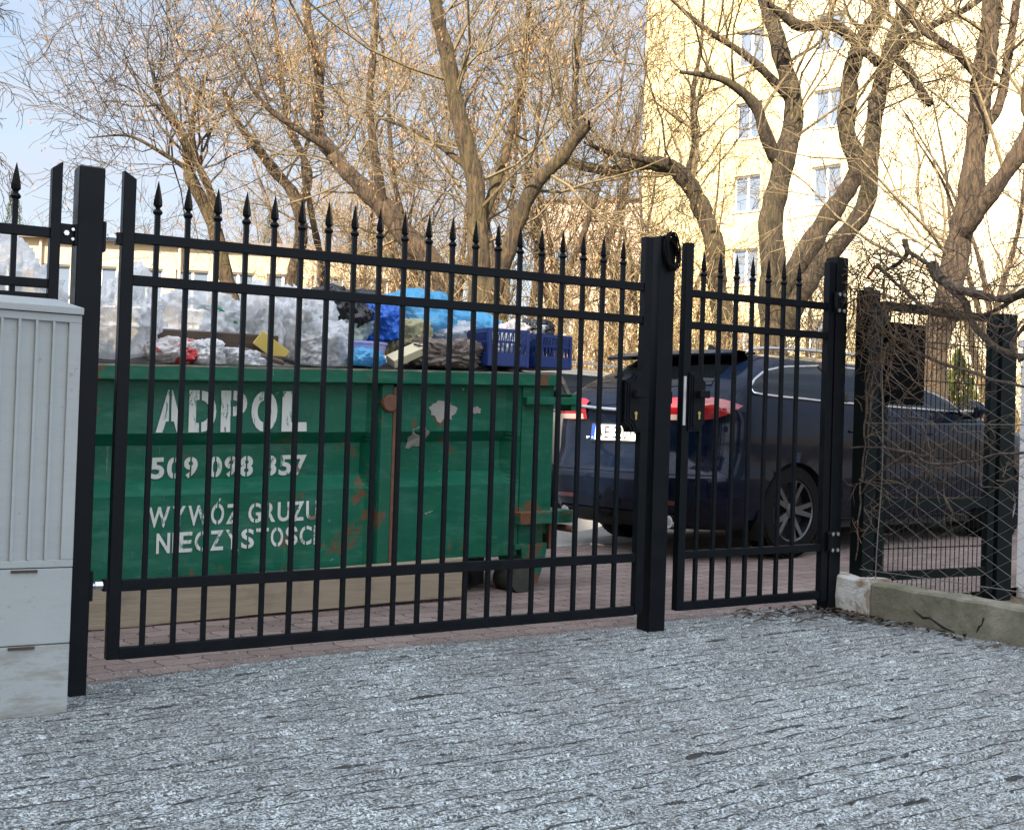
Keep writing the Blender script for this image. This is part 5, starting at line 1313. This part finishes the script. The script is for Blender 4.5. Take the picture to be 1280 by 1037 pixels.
# A : three-limbed tree before the block
D = 15.5; T1 = Tree(1, .10, .2)
T1.limb(down(W2([(967, 430), (966, 340), (968, 260), (985, 190), (990, 130, .3), (975, 60, .6), (955, 0, 1), (940, -60, 1.2)], D), 0), [.18, .155, .135, .11, .09], 12, 2.4, (4, 5, 4), 2, .45)
T1.limb(W2([(972, 200), (955, 165, -.2), (942, 128, -.3), (905, 100, -.5), (850, 90, -.7)], D), [.09, .08, .055, .02], 8, 1.6, (4, 4, 4), 2, .3)
T1.limb(W2([(985, 120, .3), (940, 75, .1), (880, 35, 0), (840, 0, 0)], D), [.07, .05, .035, .02], 7, 1.5, (4, 4, 4), 2, .2)
T1.limb(W2([(970, 400), (985, 350, -.1), (1020, 295, -.2), (1062, 232, -.2), (1073, 205, -.2), (1058, 165, -.2), (1062, 110, 0), (1075, 55, .2), (1100, 10, .4), (1110, -60, .6)], D), [.12, .13, .125, .12, .11, .10, .08], 14, 2.2, (4, 5, 4), 2, .5)
T1.limb(W2([(980, 420), (1005, 360, -.3), (1050, 300, -.5), (1082, 250, -.6), (1090, 190, -.6), (1098, 120, -.5), (1112, 60, -.4), (1130, 20, -.4), (1165, -30, -.4)], D), [.13, .12, .115, .105, .10, .095, .07], 14, 2.2, (4, 5, 4), 2, .55)
T1.limb(W2([(1112, 62, -.4), (1135, 88, -.8), (1163, 130, -1.1)], D), [.05, .06, .05], 2, .8, (3, 3), 1, .3)
T1.limb(W2([(1075, 55, .2), (1040, 30, .1), (1000, 32, -.1), (975, 15, -.2), (960, 5, -.3)], D), [.07, .075, .06, .03], 8, 1.4, (4, 4, 4), 2, .2)
T1.limb(W2([(1098, 80, -.5), (1080, 65, -.3), (1060, 70, -.2)], D), [.06, .06, .05], 2, .8, (4, 4), 1, .2)
T1.limb(W2([(1120, 60, -.4), (1160, 35, -.5), (1210, 10, -.5), (1250, -20, -.5)], D), [.06, .05, .04, .03], 9, 1.6, (4, 4, 4), 2, .1)
T1.build('big bare tree with three leaning limbs in front of the yellow block', gnd(967, D), 'barkd')
# B : right tree
D = 13; T2 = Tree(2, .05, .2)
T2.limb(down(W2([(1168, 450), (1182, 380), (1198, 310), (1213, 240), (1224, 160, .1), (1232, 80, .2), (1240, 10, .3), (1245, -60, .4)], D), 0), [.17, .15, .14, .12, .11, .09], 20, 2.2, (4, 5, 5), 2, .3)
T2.limb(W2([(1200, 300), (1225, 265, -.3), (1258, 215, -.5), (1290, 160, -.6), (1320, 100, -.6)], D), [.09, .09, .085, .08], 10, 1.8, (4, 5, 4), 2, .2)
T2.limb(W2([(1222, 170, .1), (1250, 130, .4), (1262, 60, .5), (1275, -20, .6)], D), [.06, .055, .05, .04], 10, 1.6, (4, 5, 4), 2, .2)
T2.limb(W2([(1226, 100, .1), (1195, 65, .1), (1150, 35, .2), (1120, 0, .3)], D), [.05, .045, .04, .03], 9, 1.5, (4, 4, 4), 2, .2)
T2.build('thick forked bare tree at the right, in front of the cream wall', gnd(1168, D), 'bark')
# C : leaning tree with the long level branch
D = 17; T3 = Tree(3, .15, .2)
T3.limb(down(W2([(905, 430), (896, 350), (888, 290), (872, 250), (855, 222), (838, 208), (800, 205, .2), (770, 214, .4), (735, 210, .6), (705, 200, .7)], D), 0), [.16, .14, .13, .12, .10, .08, .05], 18, 2.4, (4, 5, 4), 2, .4)
T3.limb(W2([(842, 212), (800, 198, -.3), (760, 190, -.4), (730, 178, -.5)], D), [.06, .05, .035, .02], 6, 1.4, (4, 4), 1, .2)
T3.limb(W2([(858, 222), (868, 180, .2), (866, 120, .4), (876, 60, .5), (880, 0, .6)], D), [.05, .04, .03, .02], 7, 1.6, (4, 4, 4), 2, .2)
T3.build('leaning bare tree with a long level branch reaching left across the block corner', gnd(905, D), 'barkd')
# D : centre pair with moss
D = 16; T4 = Tree(4, .5, .3)
T4.limb(down(W2([(604, 430), (600, 330), (598, 270), (588, 200), (572, 140), (560, 80), (548, 20), (540, -50)], D), 0), [.18, .165, .135, .115, .10, .085], 26, 2.8, (5, 5, 5), 2, .28)
T4.limb(W2([(612, 400), (628, 330, -.2), (652, 262, -.3), (672, 228, -.4), (700, 200, -.5), (722, 170, -.6), (736, 154, -.7)], D), [.12, .11, .10, .09, .085, .07], 9, 1.6, (4, 5, 4), 2, .4)
T4.limb(W2([(720, 168, -.6), (718, 120, -.5), (724, 50, -.4), (730, -30, -.2)], D), [.045, .04, .035, .025], 8, 1.5, (5, 4, 4), 2, .1)
T4.limb(W2([(590, 215), (560, 190, .2), (520, 165, .4), (470, 145, .6)], D), [.05, .04, .03, .02], 8, 1.8, (5, 4, 4), 2, .2)
T4.limb(W2([(598, 290), (630, 200, .5), (650, 110, .8), (660, 20, 1), (665, -40, 1.1)], D), [.07, .055, .045, .03], 12, 1.8, (5, 5, 4), 2, .2)
T4.build('tall mossy bare tree in the centre with a sawn off side limb', gnd(604, D), 'barkm', 'twig')
# E : left centre leaning tree
D = 18; T5 = Tree(5, .7, .3)
T5.limb(down(W2([(575, 430), (555, 360), (520, 305), (480, 262), (450, 232), (425, 205), (400, 165, .3), (398, 90, .5), (385, 20, .6), (380, -40, .6)], D), 0), [.19, .18, .16, .12, .075, .05], 26, 2.6, (5, 5, 4), 2, .3)
T5.limb(W2([(480, 265), (470, 200, -.3), (462, 120, -.4), (470, 30, -.5), (465, -40, -.5)], D), [.07, .06, .05, .03], 12, 2.0, (5, 5, 4), 2, .15)
T5.limb(W2([(415, 190), (370, 160, -.3), (330, 130, -.5), (290, 70, -.6)], D), [.06, .05, .04, .02], 10, 2.0, (5, 5, 4), 2, .2)
T5.build('bare tree leaning left from the centre, full of dry orange seed tufts', gnd(575, D), 'bark')
# F : left group stems
D = 20; T6 = Tree(6, .12, .2)
T6.rmin = .0045
T6.limb(down(W2([(296, 420), (288, 370), (275, 310), (255, 255), (238, 215), (230, 170), (205, 130, .3), (190, 90, .5)], D), 0), [.15, .13, .12, .10, .07, .03], 24, 2.6, (6, 6, 5), 2, .5)
T6.limb(W2([(272, 300), (262, 240, -.2), (245, 200, -.3), (240, 150, -.4), (260, 90, -.5)], D), [.08, .07, .05, .03], 16, 2.6, (5, 5, 5), 2, .2)
T6.limb(W2([(240, 215), (200, 190, -.3), (160, 170, -.5), (110, 172, -.7)], D), [.045, .035, .022, .010], 20, 1.8, (5, 5, 5), 2, .2)
T6.build('dark leaning tree with wide fine twigs at the left above the skip', gnd(296, D), 'barkm', 'twigd')
D = 21; T7 = Tree(7, .5, .25)
T7.limb(down(W2([(352, 430), (365, 350), (376, 300), (372, 255), (345, 215), (318, 180), (295, 150, .3), (280, 110, .5)], D), 0), [.12, .11, .11, .10, .07, .03], 10, 2.2, (5, 5, 4), 2, .5)
T7.limb(W2([(374, 260), (385, 215, .2), (360, 150, .4), (350, 80, .5), (340, 0, .6)], D), [.08, .06, .05, .03], 13, 2.3, (5, 5, 4), 2, .35)
T7.build('slim forked bare tree behind the white sacks', gnd(352, D), 'bark')
D = 22; T8 = Tree(8, .4, .25)
T8.limb(down(W2([(412, 430), (405, 360), (398, 310), (388, 260), (380, 200), (400, 120, .3), (410, 30, .4)], D), 0), [.085, .075, .06, .04, .025], 13, 2.4, (5, 5, 4), 2, .45)
T8.build('slender bare tree just left of the black bag', gnd(412, D), 'bark')
# G : branches entering at top left
D = 11; T9 = Tree(9, 0, .0, .9, .003)
b0 = at(-330, 300, D); T9.limb([Vector((b0.x, b0.y, gzw(b0.x, b0.y) - .2)), at(-330, 300, D), at(-300, 100, D), at(-290, -60, D)], [.18, .15, .12, .08], 0, 1, (1,), 1)
for y0_, y1_ in ((-40, 20), (-60, 60), (30, 120), (60, 180), (100, 150)):
    T9.limb(W2([(-300, y0_ + 60), (-200, y0_ + 20, .2), (-110, y0_ + 30, .2), (-40, y1_, .1)], D), [.06, .04, .025, .010], 9, .62, (4, 4, 3), 2, .45)
T9.build('fine drooping branches entering at the top left corner', (b0.x, b0.y, gzw(b0.x, b0.y)), 'barkd', 'twigd')
# background trees, three shapes reused
def proto(seed, H, seeds, nst=3):
    t = Tree(seed, seeds, .35, 0, .006); r = t.r
    for k in range(nst):
        a = r.uniform(0, 6.28); x = 0; pts = [Vector((r.gauss(0, .2), r.gauss(0, .2), -.3))]; d = Vector((math.cos(a) * .28, math.sin(a) * .28, 1)) if k else Vector((0, 0, 1))
        for i in range(5): d = (d + Vector((r.gauss(0, .14), r.gauss(0, .14), .12))).normalized(); pts.append(pts[-1] + d * H / 5)
        t.limb(pts, [.11, .085, .06, .035, .015], 16, H * .25, (5, 4, 4), 2, .3)
    return t
spots = [(60, 70), (140, 80), (215, 75), (330, 60), (455, 34), (515, 26), (560, 32), (640, 24), (680, 29), (745, 25), (770, 32), (815, 30), (868, 32), (500, 38), (265, 72), (420, 48), (1030, 34), (1240, 24), (1300, 21)]
labels = ['bare tree far left above the cabinet', 'faint bare tree between the left post and the skip heap', 'bare tree behind the tall clear bag', 'bare tree between the dark leaning tree and the slim forked tree', 'bare tree behind the black bag', 'bare tree left of the mossy centre tree', 'bare tree behind the mossy centre tree', 'thin bare tree just right of the mossy centre trunk', 'bare tree above the two blue crates', 'bare tree between the blue crates and the middle post', 'bare tree in front of the salmon building', 'bare tree left of the middle gate post top', 'bare tree above the narrow gate left bars', 'bare tree far behind the small deep blue bag', 'bare tree far behind the wide pale bag', 'bare tree far behind the white sacks', 'thin bare tree in front of the block between its window columns', 'bare tree behind the thick forked tree at the right', 'bare tree at the right edge behind the white pillar']
pr = [proto(31, 8.5, .35, 3), proto(32, 7.5, .5, 4), proto(33, 9.5, .2, 2)]
prt = []
rb = random.Random(77)
for i, ((x, dp), lb_) in enumerate(zip(spots, labels)):
    k = i % 3; loc = gnd(x, dp)
    if i < 3: o = pr[k].build(lb_, (0, 0, 0), 'bark', 'twig' if k != 2 else 'twigd', group='bare trees behind the road'); prt.append(o)
    else: o = copy_tree(prt[k]); o['label'] = lb_
    o.location = loc; o.rotation_euler.z = rb.uniform(0, 6.28); sc_ = rb.uniform(.85, 1.2) * (1.0 if x < 900 else .8) * (1.25 if dp > 45 else 1); o.scale = (sc_, sc_, sc_)
# thickets of bare shrub
def shrub(seed, H=2.6, n=30):
    t = Tree(seed, .35, .5, 0, .004); r = t.r
    for k in range(n):
        a = r.uniform(0, 6.28); t.grow(Vector((r.gauss(0, .35), r.gauss(0, .35), -.05)), Vector((math.cos(a) * .5, math.sin(a) * .5, 1)), H * r.uniform(.6, 1), .016, 2, (4, 4))
    return t
sp = [shrub(41), shrub(42, 2.2, 34)]; sprt = []
sx = [(345, 30), (415, 27), (455, 23), (490, 17.5), (535, 18.5), (570, 16.5), (625, 17.5), (655, 19.5), (690, 17), (720, 19), (748, 17.5), (785, 19), (815, 17), (850, 19.5), (872, 17), (915, 18), (945, 16.5), (1000, 18), (1030, 17), (1095, 17), (1140, 18.5), (1240, 16)]
wh = ['behind the white sacks', 'behind the black bag', 'behind the deep blue bag', 'behind the left end of the light blue bags', 'behind the middle of the light blue bags', 'at the foot of the mossy tree, left side', 'above the left blue crate', 'above the right blue crate', 'just right of the blue crates', 'above the grey car', 'above the navy car tailgate', 'left of the middle post below its lock', 'behind the middle post', 'right of the middle post', 'behind the left stile of the narrow gate', 'behind the first bars of the narrow gate', 'left of the big three limbed trunk', 'right of the big three limbed trunk', 'behind the right stile of the narrow gate', 'behind the tangled climbing plant', 'behind the black board', 'near the right edge beside the evergreen']
for i, ((x, dp), w_) in enumerate(zip(sx, wh)):
    lb_ = 'leafless brown shrub ' + w_
    if i < 2: o = sp[i].build(lb_, (0, 0, 0), 'bark', 'twigt', 'bare_shrub', 'leafless shrubs on the bank', 'shrub'); sprt.append(o)
    else: o = copy_tree(sprt[i % 2]); o['label'] = lb_
    g_ = gnd(x, dp); s_, t_ = st(g_[0], g_[1]); o.location = (g_[0], g_[1], terr(s_, t_) ); o.rotation_euler.z = rb.uniform(0, 6.28); q = rb.uniform(.85, 1.15); o.scale = (q, q, q)
# evergreens
def conifer(name, label, x, dp, H, W_, seed, c1, c2, lean=0):
    r = random.Random(seed); mb = MB(); n = int(5200 * W_ * H / 3)
    for _ in range(min(n, 9000)):
        z = r.random() ** .8 * H; rad = W_ * (1 - (z / H) ** 1.6) * (.55 + .45 * r.random()) * (.8 + .4 * noise.noise(Vector((z * 2, r.random(), seed)))); a = r.uniform(0, 6.28)
        k = noise.noise(Vector((math.cos(a) * 1.5, math.sin(a) * 1.5, z * 1.8 + seed)))
        if k < -.25: continue
        c = Vector((rad * math.cos(a), rad * math.sin(a), z)); u = Vector((math.cos(a) * .5, math.sin(a) * .5, 1 + r.gauss(0, .4))).normalized() * r.uniform(.05, .11); w_ = Vector((r.gauss(0, 1), r.gauss(0, 1), r.gauss(0, .5))).normalized() * r.uniform(.015, .035)
        mb.add([c, c + u * .5 + w_, c + u, c + u * .5 - w_], [(0, 1, 2, 3)])
    g_ = gnd(x, dp); t = thing(name, label, 'tree', g_, 0)
    mb.build('foliage', simple('evergreen_' + str(seed), c1, .8, 0, .5, 3), t, fix=False); MB().tube([(0, 0, -.1), (.03, 0, H * .5), (0, 0, H * .85)], [.06, .04, .01], 7).build('trunk', M['bark'], t)
conifer('evergreen_shrub', 'loose green evergreen shrub seen through the rod panel, right of the black board', 1196, 15.5, 1.9, .62, 5, (.10, .12, .025), None)
conifer('conifer', 'dark conifer top at the far left edge above the short fence panel', 8, 60, 11.8, 2.2, 6, (.045, .055, .03), None)
conifer('conifer', 'distant dark conifer behind the slim forked tree', 330, 60, 10.6, 2.4, 8, (.04, .05, .03), None)
